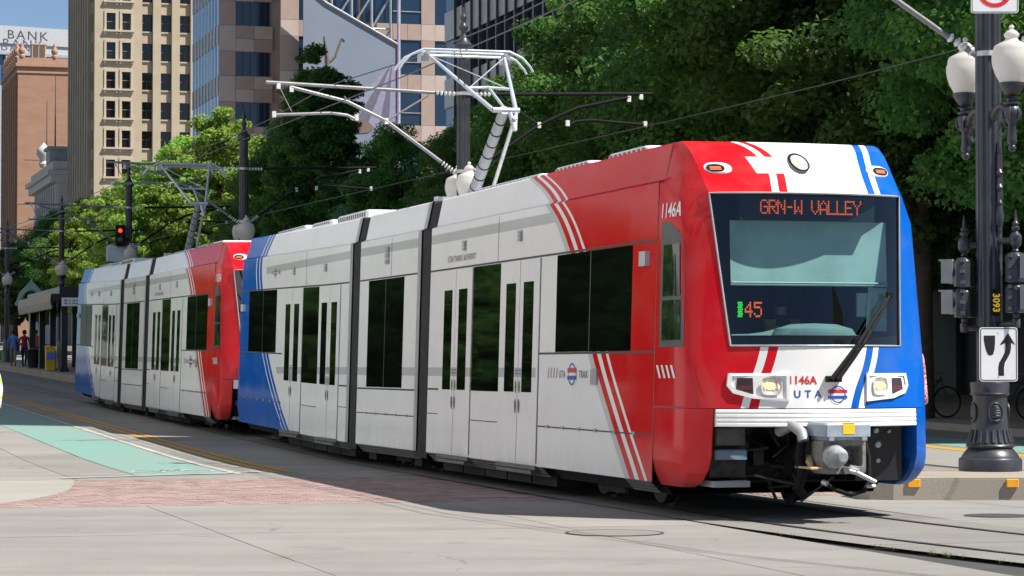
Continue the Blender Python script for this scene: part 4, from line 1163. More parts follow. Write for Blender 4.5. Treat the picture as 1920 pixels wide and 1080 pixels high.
        q.add([FP(w, z, .022) for w, z in ((.49, 1.30), (.515, 1.335), (.51, 1.27))], [(0, 1, 2)], 1); q.add([FP(w, z, .022) for w, z in ((.605, 1.355), (.65, 1.315), (.625, 1.265))], [(0, 1, 2)], 1)
        q.build('lamp', [M['chrome'], M['lampwarm']], hl, recalc=False)
        q = MB(); q.add([FP(w, z, .016) for w, z in ((.735, 1.385), (.87, 1.385), (.885, 1.275), (.735, 1.225))], [(0, 1, 2, 3)])
        tl = q.build('tail_lamp', plain('dark_lamp_glass', (.05, .03, .03), .08), hl, recalc=False)
        q = MB()
        for z in (1.295, 1.275): q.add([FP(w, zz, .019) for w, zz in ((.74, z), (.87, z), (.87, z + .007), (.74, z + .007))], [(0, 1, 2, 3)])
        q.build('lamp_bar', plain('dull_red', (.3, .03, .02), .4), hl, recalc=False)
    # marker lights and top lamp on the forehead
    for s, wc in ((1, .86), (-1, .86)):
        q = MB(); k = 20
        def oval(cx_, rx, rz, off, zc=3.475): return [L3(F_front(s * (cx_ + rx * (abs(math.cos(t)) ** .7) * (1 if math.cos(t) > 0 else -1)), zc + rz * math.sin(t)) + off, s * (cx_ + rx * (abs(math.cos(t)) ** .7) * (1 if math.cos(t) > 0 else -1)), zc + rz * math.sin(t)) for t in [2 * math.pi * i / k for i in range(k)]]
        a, b = oval(wc, .135, .062, .004), oval(wc, .115, .048, .02)
        q.add(a + b, [(i, (i + 1) % k, k + (i + 1) % k, k + i) for i in range(k)] + [tuple(range(k, 2 * k))])
        ml = q.build('marker_light', plain('pale_lamp_housing', (.62, .63, .65), .35), T)
        q = MB(); q.add(oval(wc + .03, .088, .042, .024), [tuple(range(k))]); q.build('bezel', M['black'], ml, recalc=False)
        q = MB()
        for z in (3.456, 3.469, 3.482):
            q.add([L3(F_front(s * w, zz) + .028, s * w, zz) for w, zz in ((wc - .022, z), (wc + .085, z), (wc + .085, z + .008), (wc - .022, z + .008))], [(0, 1, 2, 3)])
        q.build('lens', M['amber'], ml, recalc=False)
    q = MB(); k = 24
    def rnd_(rx, rz, off, zc=3.545, w0=.02, dw=0): return [L3(F_front(w0 + dw + rx * math.cos(t), zc + rz * math.sin(t)) + off, w0 + dw + rx * math.cos(t), zc + rz * math.sin(t)) for t in [2 * math.pi * i / k for i in range(k)]]
    a, b = rnd_(.135, .115, .004, dw=-.03), rnd_(.115, .10, .016, dw=-.02)
    q.add(a + b, [(i, (i + 1) % k, k + (i + 1) % k, k + i) for i in range(k)] + [tuple(range(k, 2 * k))])
    tl = q.build('top_lamp', plain('lamp_recess_pale', (.55, .55, .55), .4), T)
    q = MB(); a, b, c = rnd_(.10, .10, .02), rnd_(.10, .10, .05), rnd_(.085, .085, .052)
    q.add(a + b + c, [(i + j * k, (i + 1) % k + j * k, (i + 1) % k + (j + 1) * k, i + (j + 1) * k) for j in range(2) for i in range(k)]); q.build('bezel', M['black'], tl)
    q = MB(); q.add(rnd_(.088, .088, .045), [tuple(range(k))]); q.build('lens', plain('lens_with_reflection', (.62, .60, .56), .2, .2, vary=.3, scale=14), tl, recalc=False)  # pale colour in place of the lamp's bright reflection
    q = MB(); q.add(rnd_(.03, .025, .049, 3.52, .04), [tuple(range(k))]); q.build('filament', M['lampwarm'], tl, recalc=False)
    # wiper
    def WP(w, z, off): return Vector(L3(F_front(w, z) + off, w, z))
    q = MB(); q.cbox(WP(-.03, 1.375, .03), (.06, .15, .06)); wip = q.build('wiper', M['black'], T)
    q = MB()
    for d in (-.03, .03): q.tube([WP(-.02 + d, 1.37, .07), WP(-.32 + d, 1.72, .075), WP(-.53 + d, 1.95, .07), WP(-.76, 2.20, .06)], [.024, .019, .016, .013], 6)
    q.build('wiper_arm', M['black'], wip)
    q = MB(); q.tube([WP(-.38, 1.72, .03), WP(-.60, 1.98, .035), WP(-.83, 2.245, .035)], [.012, .014, .010], 6); q.cbox(WP(-.76, 2.2, .05), (.05, .06, .06)); q.build('wiper_blade', M['black'], wip)
    # hollow under the nose with its gear
    q = MB(); q.box((-.2, -1.07, .30), (-.15, 1.07, 1.05)); q.box((-.15, -1.04, .99), (1.12, 1.04, 1.03)); q.build('nose_bulkhead', M['interior'], T)
    q = MB(); q.box((.35, -1.0, .40), (.8, -.62, .93)); q.box((.33, -.98, .88), (.82, -.64, .95)); ge = q.build('equipment_box', M['gear'], T)
    q = MB(); q.box((.5, -.97, .40), (.93, -.47, .86)); q.lathe([(.04, 0), (.05, .02), (.03, .03)], 12, (0, 0, 0), 0, Matrix.Translation((.93, .78 - 1.5, .70)) @ Matrix.Rotation(R(90), 4, 'Y')); 
    q = MB(); q.bevbox((.5, -.98, .72), (.92, -.66, .90), .015); q.build('equipment_box', M['mid_metal'], T)
    q = MB(); q.bevbox((.50, -1.0, .58), (.96, -.66, .68), .012); q.build('equipment_box', plain('blue_grey_box', (.20, .27, .36), .5), T)
    q = MB(); q.box((.4, -1.02, .31), (.98, -.64, .37)); q.build('equipment_box', M['grey_metal'], T)
    q = MB(); q.box((.45, .48, .36), (.98, .98, .90)); pn_ = q.build('relay_panel', plain('black_panel', (.014, .014, .016), .4), T)
    q = MB()
    for w, z, r_ in ((.72, .72, .035), (.72, .56, .025), (.70, .86, .03), (.84, .85, .02)):
        q.lathe([(r_, 0), (r_, .02), (r_ * .6, .03)], 12, (0, 0, 0), 0, Matrix.Translation((.98, w, z)) @ Matrix.Rotation(R(90), 4, 'Y'))
    q.split('socket', M['steel'], pn_)
    q = MB(); rr = random.Random(8)
    for k in range(16):
        w = rr.uniform(-.6, .35); f = rr.uniform(.1, .7); z = rr.uniform(.4, .95)
        q.tube([(f, w, z), (f + rr.uniform(.05, .25), w + rr.uniform(-.2, .2), z - rr.uniform(0, .2)), (f + .1, w + rr.uniform(-.3, .3), z - rr.uniform(.1, .35))], .018, 6)
    for k in range(7): q.cbox((rr.uniform(.2, .6), rr.uniform(-.55, .3), rr.uniform(.5, .9)), (.12, rr.uniform(.06, .16), rr.uniform(.08, .2)))
    tag(q.build('hoses_and_valves', M['gear'], T), kind='stuff')
    # coupler
    q = MB(); q.tube([(-.1, 0, .62), (1.35, 0, .62)], [.12, .11], 12); q.bevbox((1.3, -.2, .48), (1.62, .2, .80), .03); cp = q.build('coupler', M['gear'], T)
    q = MB(); fo = 1.82
    def ringrect(y0, y1, z0, z1, r_, x, n=4):
        pts = []
        for cy_, cz_, a0 in ((y1 - r_, z1 - r_, 0), (y0 + r_, z1 - r_, 90), (y0 + r_, z0 + r_, 180), (y1 - r_, z0 + r_, 270)):
            for i in range(n + 1):
                t = R(a0 + 90 * i / n); pts.append((x, cy_ + r_ * math.cos(t), cz_ + r_ * math.sin(t)))
        return pts
    rs_ = [ringrect(-.225, .225, .465, .79, .04, 1.55), ringrect(-.225, .225, .465, .79, .04, fo), ringrect(-.01, .19, .53, .74, .03, fo), ringrect(.03, .15, .58, .70, .02, 1.63)]
    k = len(rs_[0]); q.grid(rs_[:2], closed=True)
    q.grid(rs_[1:], closed=True); q.add(rs_[3], [tuple(range(k))])
    q.build('coupler_face', plain('grey_cast_face', (.20, .19, .175), .6, vary=.3, scale=14), cp, 35)
    q = MB(); k = 16
    cone = [(fo, .118, .0), (fo + .05, .115, 0), (fo + .16, .085, .02), (fo + .22, .045, .03)]
    q.grid([[(x, -.115 + dy * .3 + r_ * math.cos(2 * math.pi * i / k) * .95, .635 + r_ * math.sin(2 * math.pi * i / k)) for i in range(k)] for x, r_, dy in cone], closed=True)
    q.add([(cone[-1][0], -.115 + .01 + cone[-1][1] * math.cos(2 * math.pi * i / k), .635 + cone[-1][1] * math.sin(2 * math.pi * i / k)) for i in range(k)], [tuple(range(k))])
    q.build('coupler_cone', plain('worn_grey_cone', (.30, .32, .34), .45, vary=.3, scale=9), cp, 40)
    q = MB(); q.bevbox((1.42, -.235, .825), (1.92, .235, .955), .018); q.box((1.48, -.20, .79), (1.86, .20, .825)); q.build('electric_head', plain('blue_grey_head', (.30, .345, .40), .45, vary=.2, scale=8), cp)
    q = MB(); q.box((1.60, -.055, .953), (1.915, .065, .9575)); q.box((1.9195, -.055, .85), (1.9235, .065, .945)); q.build('label', M['yellow'], cp)
    q = MB()
    for s in (-1, 1): q.cbox((1.90, s * .17, .805), (.04, .05, .035))
    q.split('latch', M['steel'], cp)
    q = MB(); q.tube([(1.5, -.24, .60), (1.74, -.30, .52)], [.05, .02], 6); q.bevbox((1.45, -.36, .515), (1.85, -.235, .535), .004); q.build('guide_horn', plain('ochre_horn', (.50, .38, .20), .6), cp)
    q = MB(); q.tube([(1.2, -.42, .86), (1.42, -.38, .93), (1.55, -.33, .86), (1.58, -.32, .78)], .055, 10); q.build('pipe_bend', M['grey_metal'], cp, 50)
    q = MB(); q.tube([(1.5, -.30, .80), (1.52, -.34, .62), (1.5, -.30, .45), (1.52, -.36, .32), (1.5, -.28, .24)], [.05, .055, .05, .06, .045], 8)
    q.tube([(1.75, -.16, .37), (1.80, -.08, .31), (1.83, .06, .265), (1.83, .2, .30), (1.80, .27, .40), (1.75, .285, .62), (1.7, .26, .80)], .022, 8)
    q.split('hose', M['black'], cp, 50)
    q = MB(); q.tube([(1.84, .01, .50), (1.88, .10, .48), (1.90, .29, .385)], .024, 8); q.tube([(1.84, .06, .51), (1.88, .12, .49)], .03, 8); q.tube([(1.8, -.17, .37), (1.76, -.2, .39)], .028, 8); q.tube([(1.86, .22, .345), (1.84, .31, .345)], .018, 6); q.split('uncoupling_lever', M['steel'], cp, 50)
    q = MB(); q.lathe([(.035, 0), (.04, .05), (.03, .08)], 12, (0, 0, 0), 0, Matrix.Translation((1.8, 0, .50)) @ Matrix.Rotation(R(90), 4, 'Y')); q.build('release_boss', M['mid_metal'], cp)
    # pantograph on the middle section
    q = MB(); zr = ZR + bend(-11.8)
    q.box((-12.6, -.55, zr + .05), (-11.0, -.48, zr + .12)); q.box((-12.6, .48, zr + .05), (-11.0, .55, zr + .12)); q.box((-12.0, -.55, zr + .12), (-11.85, .55, zr + .2))
    for f in (-12.5, -11.1):
        for w in (-.5, .5): q.lathe([(.06, 0), (.05, .03), (.07, .05), (.05, .08)], 8, (f, w, zr - .02))
    pg = q.build('pantograph', M['steel'], T)
    el = Vector((-10.15, 0, 5.10)); hd = Vector((-12.35, 0, 6.17))
    q = MB(); q.tube([(-11.9, 0, zr + .2), el], [.088, .072], 12)
    for i in range(1, 8): t = i / 8; p_ = Vector((-11.9, 0, zr + .2)).lerp(el, t); d_ = (el - Vector((-11.9, 0, zr + .2))).normalized(); q.tube([p_ - d_ * .01, p_ + d_ * .01], .093 - .014 * t, 12, 1)
    q.build('lower_arm', [plain('pantograph_grey', (.30, .32, .35), .45, .1), M['black']], pg, 50)
    q = MB(); q.tube([(-11.35, .12, zr + .15), (-9.95, .10, 4.98)], .03, 8); q.build('thrust_rod', M['steel'], pg, 50)
    q = MB()
    ua = lambda y, t: Vector((el.x + (hd.x - el.x) * t, y, el.z + (hd.z - el.z) * t))
    cols = plain('pantograph_pale', (.44, .48, .53), .4, .15)
    q.tube([(el.x, -.17, el.z), (el.x, .22, el.z)], .038, 8)
    for s in (-1, 1): q.tube([ua(s * .17, 0), ua(s * .60, .97)], [.034, .023], 8); 
    q.tube([ua(-.30, .36), ua(0, .38), ua(.30, .36)], .021, 8); q.tube([ua(0, .38), ua(.02, .0)], .022, 6)
    for s in (-1, 1): q.tube([ua(-.30 * s, .36), ua(.58 * s, .93)], .008, 6)
    q.tube([(el.x + .12, .05, el.z - .05), (el.x + .2, .1, el.z - .3)], .035, 8); q.tube([(el.x + .1, .14, el.z - .05), (el.x + .2, .1, el.z - .3)], .03, 8)
    q.build('upper_arm', cols, pg, 50)
    for d in (-.17, .17):
        q = MB(); y = [-1.02, -.98, -.86, -.66, 0, .66, .86, .98, 1.02]; zz = [5.86, 5.93, 6.06, 6.15, 6.15, 6.15, 6.06, 5.93, 5.86]
        q.tube([(hd.x + d, a, b + .03) for a, b in zip(y, zz)], .019, 8); q.build('contact_strip', cols, pg, 50)
    q = MB(); 
    for s in (-1, 1): q.tube([(hd.x - .2, s * .60, hd.z - .04), (hd.x + .2, s * .60, hd.z - .04)], .03, 8); q.cbox((hd.x, s * .63, hd.z - .10), (.22, .12, .12))
    q.tube([(hd.x, -.6, hd.z - .06), (hd.x, .6, hd.z - .06)], .02, 8)
    q.split('head_spring', M['steel'], pg)
    return T
def pose_tram(T, x, y, z, head, pitch):
    T.location = (x, y, z); T.rotation_mode = 'XYZ'
    T.rotation_euler = (0, pitch, math.atan2(-math.cos(head), math.sin(head)))
tram1 = make_tram('1146A', 'nearest tram with red white and blue nose, number 1146A, at the crossing')
tram2 = copy_tree(tram1)
tram2['label'] = 'second tram, numbered 1105A, coupled behind the nearer one with grey reflections on its side'
for ch in list(tram2.children):
    nm = ch.name.split('.')[0]
    if nm == 'number': bpy.data.objects.remove(ch)
    elif nm == 'front_number': bpy.data.objects.remove(ch)
number_print(tram2, '1105A')
pose_tram(tram1, 2.69, 26.76, .012, R(16.0), 0)
pose_tram(tram2, -4.66, 51.59, .165, R(15.75), .0075)
#@@PART5
# ================================================================== POLES, WIRES, LAMPS, SIGNS
m, nt, p = new_mat('white_lamp_globe'); setp(p, color=(.74, .73, .70), rough=.35, spec=.4)
M['globe'] = m
_t = nt.nodes.new('ShaderNodeBsdfTranslucent'); _t.inputs[0].default_value = (.8, .77, .71, 1); _x = nt.nodes.new('ShaderNodeMixShader'); _x.inputs[0].default_value = .5
nt.links.new(p.outputs[0], _x.inputs[1]); nt.links.new(_t.outputs[0], _x.inputs[2]); nt.links.new(_x.outputs[0], nt.nodes['Material Output'].inputs[0])
M['arm'] = worn('grey_arm_tube', (.20, .20, .20), (.28, .28, .28), 8, .42, .3)
M['insul'] = plain('pale_insulator', (.62, .62, .60), .3)
M['wire'] = plain('copper_wire', (.05, .05, .045), .5, .6)
def fluted(mb, r, z0, z1, n=12, taper=1.0, c=(0, 0)):
    rows = []
    for z, k in ((z0, 1.0), (z1, taper)):
        ring = []
        for i in range(n * 4):
            t = 2 * math.pi * i / (n * 4); rr = r * k * (1.0 if i % 4 in (0, 1) else .90)
            ring.append((c[0] + rr * math.cos(t), c[1] + rr * math.sin(t), z))
        rows.append(ring)
    mb.grid(rows, closed=True)
GLOBE = [(.02, .69), (.035, .66), (.02, .64), (.06, .615), (.092, .58), (.088, .555), (.07, .53), (.09, .50), (.16, .465), (.205, .44), (.218, .40), (.222, .36), (.236, .33), (.236, .26), (.225, .19), (.195, .10), (.155, .03), (.145, .0)]
globe_mesh = (lambda q: (q.lathe(GLOBE[::-1], 24), q.mesh('lamp_globe', M['globe'], 60))[1])(MB())
_q = MB(); _q.lathe([(.02, -.82), (.045, -.80), (.05, -.76), (.035, -.74), (.06, -.70), (.055, -.66), (.045, -.50), (.065, -.46), (.10, -.42), (.115, -.36), (.10, -.30), (.07, -.27), (.10, -.255), (.10, -.235), (.06, -.22), (.07, -.19), (.105, -.18), (.06, -.165), (.085, -.14), (.13, -.08), (.155, -.03), (.158, .0), (.14, .005)], 16)
for i in range(6): _q.tube([(.0 + .105 * math.cos(i), .105 * math.sin(i), -.44), (.12 * math.cos(i), .12 * math.sin(i), -.36), (.085 * math.cos(i), .085 * math.sin(i), -.29)], .014, 5)
holder_mesh = _q.mesh('lamp_holder', M['pole'], 50)
def scroll_bracket(mb, d, z, reach):
    """S shaped arm from the shaft out to a lamp"""
    pts = []
    for i in range(9):
        a = i / 8; pts.append((d[0] * (.12 + (reach - .12) * a), d[1] * (.12 + (reach - .12) * a), z - .36 + .16 * math.sin(a * math.pi) - .10 * a))
    mb.tube(pts, [.06, .055, .05, .045, .045, .045, .05, .055, .06], 8)
    c = Vector((d[0] * reach * .62, d[1] * reach * .62, z - .52))
    mb.tube([c + Vector((d[0] * .09 * math.cos(t), d[1] * .09 * math.cos(t), .09 * math.sin(t))) for t in [i * .6 for i in range(11)]], .02, 6)
def add_lamps(root, z, reach=.55, both=True):
    d0 = Vector((.0, 1, 0))
    for sg in ((1, -1) if both else (1,)):
        d = d0 * sg
        q = MB(); scroll_bracket(q, d, z, reach); br = q.build('lamp_bracket', M['pole'], root, 50)
        link_mesh('lamp_globe', globe_mesh, root, (d.x * reach, d.y * reach, z)); link_mesh('lamp_holder', holder_mesh, br, (d.x * reach, d.y * reach, z))
def insulator(mb, a, b, r=.05, n=5):
    a, b = Vector(a), Vector(b)
    for i in range(n):
        t0, t1 = i / n, (i + .55) / n
        mb.tube([a.lerp(b, t0), a.lerp(b, (t0 + t1) / 2), a.lerp(b, t1)], [r * .55, r, r * .55], 8)
def arm_set(root, sg, L, dark=False):
    q = MB(); mt = M['black'] if dark else M['arm']  # dark arms get a black colour in place of their shade
    q.tube([(sg * .55, 0, 6.45), (sg * (L + .05), 0, 6.55)], .034, 8)
    q.tube([(sg * .42, 0, 5.17), (sg * 1.46, 0, 5.90), (sg * 2.2, 0, 6.24), (sg * (L - .42), 0, 6.47)], .034, 8)
    q.tube([(sg * 1.46, 0, 5.9), (sg * .66, 0, 6.40)], .02, 6)
    q.tube([(sg * 2.0, .0, 5.90), (sg * 2.2, 0, 5.99), (sg * 2.5, .0, 6.02), (sg * (L - .1), 0, 5.96)], .028, 8)
    q.tube([(sg * (L - .18), 0, 6.5), (sg * (L - .42), 0, 6.03)], .010, 5)
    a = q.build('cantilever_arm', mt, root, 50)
    q = MB(); insulator(q, (sg * .16, 0, 6.44), (sg * .55, 0, 6.45)); insulator(q, (sg * .16, 0, 4.99), (sg * .42, 0, 5.17))
    q.build('insulator', M['insul'], a)
    q = MB()
    for x, z in ((L - .18, 6.49), (L - .42, 6.44), (1.46, 5.9), (2.02, 5.95), (L - .1, 5.97)): q.cbox((sg * x, 0, z), (.065, .06, .11))
    q.split('clamp', M['insul'], a)
def finial_top(root, z):
    q = MB(); q.lathe([(.15, 0), (.19, .03), (.19, .14), (.15, .17), (.10, .24), (.06, .33), (.05, .40), (.085, .45), (.085, .50), (.05, .54), (.04, .60), (.065, .64), (.06, .69), (.03, .73), (.035, .77), (.005, .86)], 16, (0, 0, z))
    return q.build('finial', M['pole'], root, 50)
def catenary_pole(x, y, label, lamps=True, red=False):
    e = empty('catenary_pole', (x, y, zg(y)), YAW, label, 'pole', 'overhead line poles with lamps between the tracks')
    q = MB(); fluted(q, .13, 0, 7.25, 12, .93); q.lathe([(.36, 0), (.36, .3), (.28, .4), (.22, .9), (.2, 1.4), (.14, 1.5)], 16); q.build('shaft', M['pole'], e, 40)
    finial_top(e, 7.2)
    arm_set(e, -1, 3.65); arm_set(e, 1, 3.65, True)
    q = MB()
    for z in (6.44, 5.0): q.lathe([(.155, -.03), (.155, .03)], 14, (0, 0, z))
    q.split('pole_band', M['steel'], e)
    add_lamps(e, 4.46, .42)
    return e
poles = [(-.9, 48.0), (-7.3, 70.6), (-13.8, 93.5), (-20.15, 116.2), (-27.4, 141.0)]
plab = ['dark fluted pole with pale arms rising behind the roof of the nearest tram', 'black pole rising between the two trams in front of the bright trees',
        'black pole with a small red signal lamp above the second tram', 'black pole standing by the stop shelter, before the brick building', 'thin dark pole with white globe at the left edge near the walkers']
PO = [catenary_pole(x, y, l) for (x, y), l in zip(poles, plab)]
# contact and messenger wires, each its own thing
def wire(t, z, s0, s1, label, sag=0.0, step=6, r=.011):
    pts = []; n = int((s1 - s0) / step)
    for i in range(n + 1):
        s = s0 + (s1 - s0) * i / n
        k = ((s - 21.4) / 23.5) % 1.0
        pts.append(Vector(W3(s, t + shift(s), z - sag * 4 * k * (1 - k))))
    q = MB(); q.tube(pts, r, 5); return tag(q.build('contact_wire', M['wire']), label, 'wire', 'overhead wires along the tracks')
wire(.0, 6.21, -26, 160, 'dark overhead wire directly above the trams, touching the pantographs')
wire(.0, 6.62, -26, 160, 'sagging dark carrier wire just over the contact wire of the trams', .25)
wire(5.9, 5.9, -12, 130, 'dark overhead wire above the empty track right of the pole line')
# small red tram signal on the third pole
p3 = poles[2]
e = empty('tram_signal', (p3[0] - .25, p3[1] - .35, zg(p3[1]) + 5.05), 0, 'small black signal with a red light hanging at the third pole', 'signal')
q = MB(); q.bevbox((-.17, 0, 0), (.17, .2, .75), .03); q.box((.1, .1, .2), (.3, .3, .3)); q.build('housing', M['black'], e)
q = MB(); q.lathe([(.07, 0), (.055, .02), (.01, .03)], 14, (0, 0, 0), 0, Matrix.Translation((0, -.005, .55)) @ Matrix.Rotation(R(90), 4, 'X')); q.build('red_lens', glow('red_signal', (1, .02, .01), 3.5), e)
q = MB(); q.lathe([(.10, 0), (.08, .02), (.01, .03)], 14, (0, 0, 0), 0, Matrix.Translation((0, -.005, .22)) @ Matrix.Rotation(R(90), 4, 'X')); q.build('dark_lens', M['glassframe'], e)
q = MB(); q.bevbox((-.55, .2, -.55), (.55, .6, .05), .08); q.build('signal_box', plain('pale_signal_box', (.35, .40, .48), .5), e)

# ---- the big pole on the median nose
BX, BY, BZ = 5.76, 31.36, .25
bp = empty('lamp_post', (BX, BY, BZ), YAW, 'big dark fluted lamp post with ornate base on the median nose', 'lamp post', )
q = MB(); q.lathe([(.378, 0), (.378, .135), (.365, .155), (.345, .16), (.338, .185), (.30, .235), (.275, .265), (.262, .27), (.285, .285), (.292, .305), (.28, .325), (.268, .33), (.25, .38), (.228, .45), (.214, .56), (.206, .72), (.206, .905), (.228, .915), (.236, .93), (.228, .945), (.236, 1.05), (.226, 1.07), (.16, 1.075)], 40)
base = q.build('base', M['pole'], bp, 40)
q = MB()
for k in range(20):
    a = 2 * math.pi * k / 20; rows = [(.262, .34), (.236, .43), (.222, .50)]
    q.tube([(r_ * math.cos(a), r_ * math.sin(a), z) for r_, z in rows], [.026, .02, .012], 6)
for a in (-90 - 16 + 8, -90 - 16 + 98, -90 - 16 - 82):
    t = R(a); d = Vector((math.cos(t), math.sin(t), 0)); sd = Vector((-math.sin(t), math.cos(t), 0))
    ring = [d * .208 + sd * .085 * math.cos(b) + Vector((0, 0, .70 + .12 * math.sin(b))) for b in [2 * math.pi * i / 20 for i in range(21)]]
    q.tube(ring, .013, 6)
    for i, (r_, z) in enumerate(((.062, .66), (.066, .69), (.062, .72), (.052, .75), (.036, .775))): q.tube([d * .20 + sd * -r_ + Vector((0, 0, z)), d * .225 + Vector((0, 0, z)), d * .20 + sd * r_ + Vector((0, 0, z))], .017, 6)
    q.tube([d * .205 + sd * -.06 + Vector((0, 0, .615)), d * .22 + Vector((0, 0, .60)), d * .205 + sd * .06 + Vector((0, 0, .615))], .014, 6)
q.build('relief', M['pole'], base, 60)
q = MB(); fluted(q, .158, 1.06, 7.6, 12, .97); q.build('shaft', M['pole'], bp, 40)
finial_top(bp, 7.58)
add_lamps(bp, 4.62, .62)
q = MB()
for sg in (-1, 1):
    q.tube([(sg * .16, 0, 5.02), (sg * .30, 0, 5.10)], .045, 8); q.tube([(sg * .52, 0, 5.22), (sg * 3.4, 0, 7.0)], .036, 8)
    q.tube([(sg * .16, 0, 6.6), (sg * 3.6, 0, 7.0)], .034, 8)
ca = q.build('cantilever_arm', M['arm'], bp, 50)
q = MB()
for sg in (-1, 1): insulator(q, (sg * .20, 0, 5.05), (sg * .56, 0, 5.25), .065, 4)
q.lathe([(.178, -.03), (.182, .03)], 16, (0, 0, 5.03)); q.build('insulator', M['insul'], ca)
q = MB()                                                  # moulded clasp running down the shaft
for z0, z1, r_ in ((3.75, 3.95, .035), (3.55, 3.62, .05), (3.38, 3.44, .05), (2.95, 3.18, .055), (3.18, 3.26, .04), (2.86, 2.95, .03)):
    q.tube([(.06, -.155, z0), (.06, -.165, (z0 + z1) / 2), (.06, -.155, z1)], [r_ * .7, r_, r_ * .7], 10)
q.box((.025, -.185, 2.95), (.095, -.14, 3.8)); q.build('clasp', M['pole'], bp, 50)
# number plate on the shaft
q = MB()
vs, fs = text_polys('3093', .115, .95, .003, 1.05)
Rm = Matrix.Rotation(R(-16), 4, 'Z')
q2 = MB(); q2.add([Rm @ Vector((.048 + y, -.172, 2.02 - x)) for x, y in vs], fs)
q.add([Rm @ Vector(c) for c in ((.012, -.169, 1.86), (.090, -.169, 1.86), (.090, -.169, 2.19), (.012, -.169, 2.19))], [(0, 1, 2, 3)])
npl = q.build('number_backing', M['black'], bp, recalc=False); q2.build('number', glow('glowing_digits', (1, .62, .03), .25), npl, recalc=False)  # digits are no lamp; a faint glow is added to brighten them
# signs
def rounded(w, h, r, n=5):
    pts = []
    for cx_, cz_, a0 in ((w / 2 - r, h / 2 - r, 0), (-w / 2 + r, h / 2 - r, 90), (-w / 2 + r, -h / 2 + r, 180), (w / 2 - r, -h / 2 + r, 270)):
        for i in range(n + 1):
            t = R(a0 + 90 * i / n); pts.append((cx_ + r * math.cos(t), cz_ + r * math.sin(t)))
    return pts
UPR = Matrix.Rotation(R(90), 4, 'X')                      # flat drawing -> upright, facing the camera side
M['signwhite'] = plain('sign_white', (.80, .80, .79), .45, vary=.04); M['signblack'] = plain('sign_black', (.012, .012, .013), .5)
M['signred'] = plain('sign_red', (.70, .02, .03), .45)
def outline_ring(mb, w, h, r, th, z, m=0):
    a, b = rounded(w, h, r), rounded(w - 2 * th, h - 2 * th, max(.005, r - th)); n = len(a)
    vs = [UPR @ Vector((x, y, z)) for x, y in a] + [UPR @ Vector((x, y, z)) for x, y in b]
    mb.add(vs, [(i, (i + 1) % n, n + (i + 1) % n, n + i) for i in range(n)], m)
sg1 = empty('road_sign', (5.795, 30.98, 1.65), 0, 'white keep right sign with curved black arrow on the lamp post', 'sign', None)
q = MB(); q.prism(rounded(.455, .645, .035), -.003, .003, 0, UPR); q.build('plate', M['signwhite'], sg1)
q = MB(); outline_ring(q, .435, .625, .03, .010, .0045)
def flat(mb, pts, z=.0045, m=0): mb.add([UPR @ Vector((x, y, z)) for x, y in pts], [tuple(range(len(pts)))], m)
q.build('border', M['signblack'], sg1, recalc=False)
q = MB(); flat(q, [(-.175, .225), (-.175, .17), (-.160, .09), (-.145, .035), (-.125, -.005), (-.095, -.015), (-.065, .0), (-.05, .05), (-.042, .12), (-.040, .225)]); q.build('median_symbol', M['signblack'], sg1, recalc=False)
q = MB()
mid = [(.03, -.255), (.03, -.16), (.04, -.10), (.075, -.04), (.105, .02), (.115, .08), (.115, .14)]
wd = .034
for (a, b), (c, d) in zip(mid, mid[1:]):
    q.add([UPR @ Vector(p_) for p_ in ((a - wd, b, .0045), (a + wd, b, .0045), (c + wd, d, .0045), (c - wd, d, .0045))], [(0, 1, 2, 3)])
flat(q, [(.015, .115), (.035, .115), (.075, .135), (.155, .135), (.195, .115), (.205, .105), (.115, .255)][::-1]); q.build('arrow', M['signblack'], sg1, recalc=False)
q = MB()
for z in (.26, -.265): q.lathe([(.008, 0), (.005, .004)], 8, (0, 0, 0), 0, Matrix.Translation((.0, -.004, z)) @ UPR)
q.split('bolt', M['steel'], sg1)
sg2 = empty('road_sign', (5.78, 31.02, 6.02), 0, 'white sign with red prohibition ring cut off by the top edge', 'sign')
q = MB(); q.prism(rounded(.57, .57, .035), -.003, .003, 0, UPR); q.build('plate', M['signwhite'], sg2)
q = MB(); outline_ring(q, .55, .55, .03, .008, .0045); q.build('border', M['signblack'], sg2, recalc=False)
q = MB(); n = 40; vs = [(.215 * math.cos(2 * math.pi * i / n), .215 * math.sin(2 * math.pi * i / n)) for i in range(n)] + [(.168 * math.cos(2 * math.pi * i / n), .168 * math.sin(2 * math.pi * i / n)) for i in range(n)]
q.add([UPR @ Vector((x, y, .0065)) for x, y in vs], [(i, (i + 1) % n, n + (i + 1) % n, n + i) for i in range(n)])
flat(q, [(-.14, .11), (-.11, .14), (.14, -.11), (.11, -.14)][::-1], .0065); q.build('ring', M['signred'], sg2, recalc=False)
q = MB(); flat(q, [(-.03, -.11), (.01, -.11), (.01, .02), (.05, .02), (.05, -.01), (.12, .045), (.05, .1), (.05, .07), (-.03, .07)][::1]); q.build('arrow', M['signblack'], sg2, recalc=False)
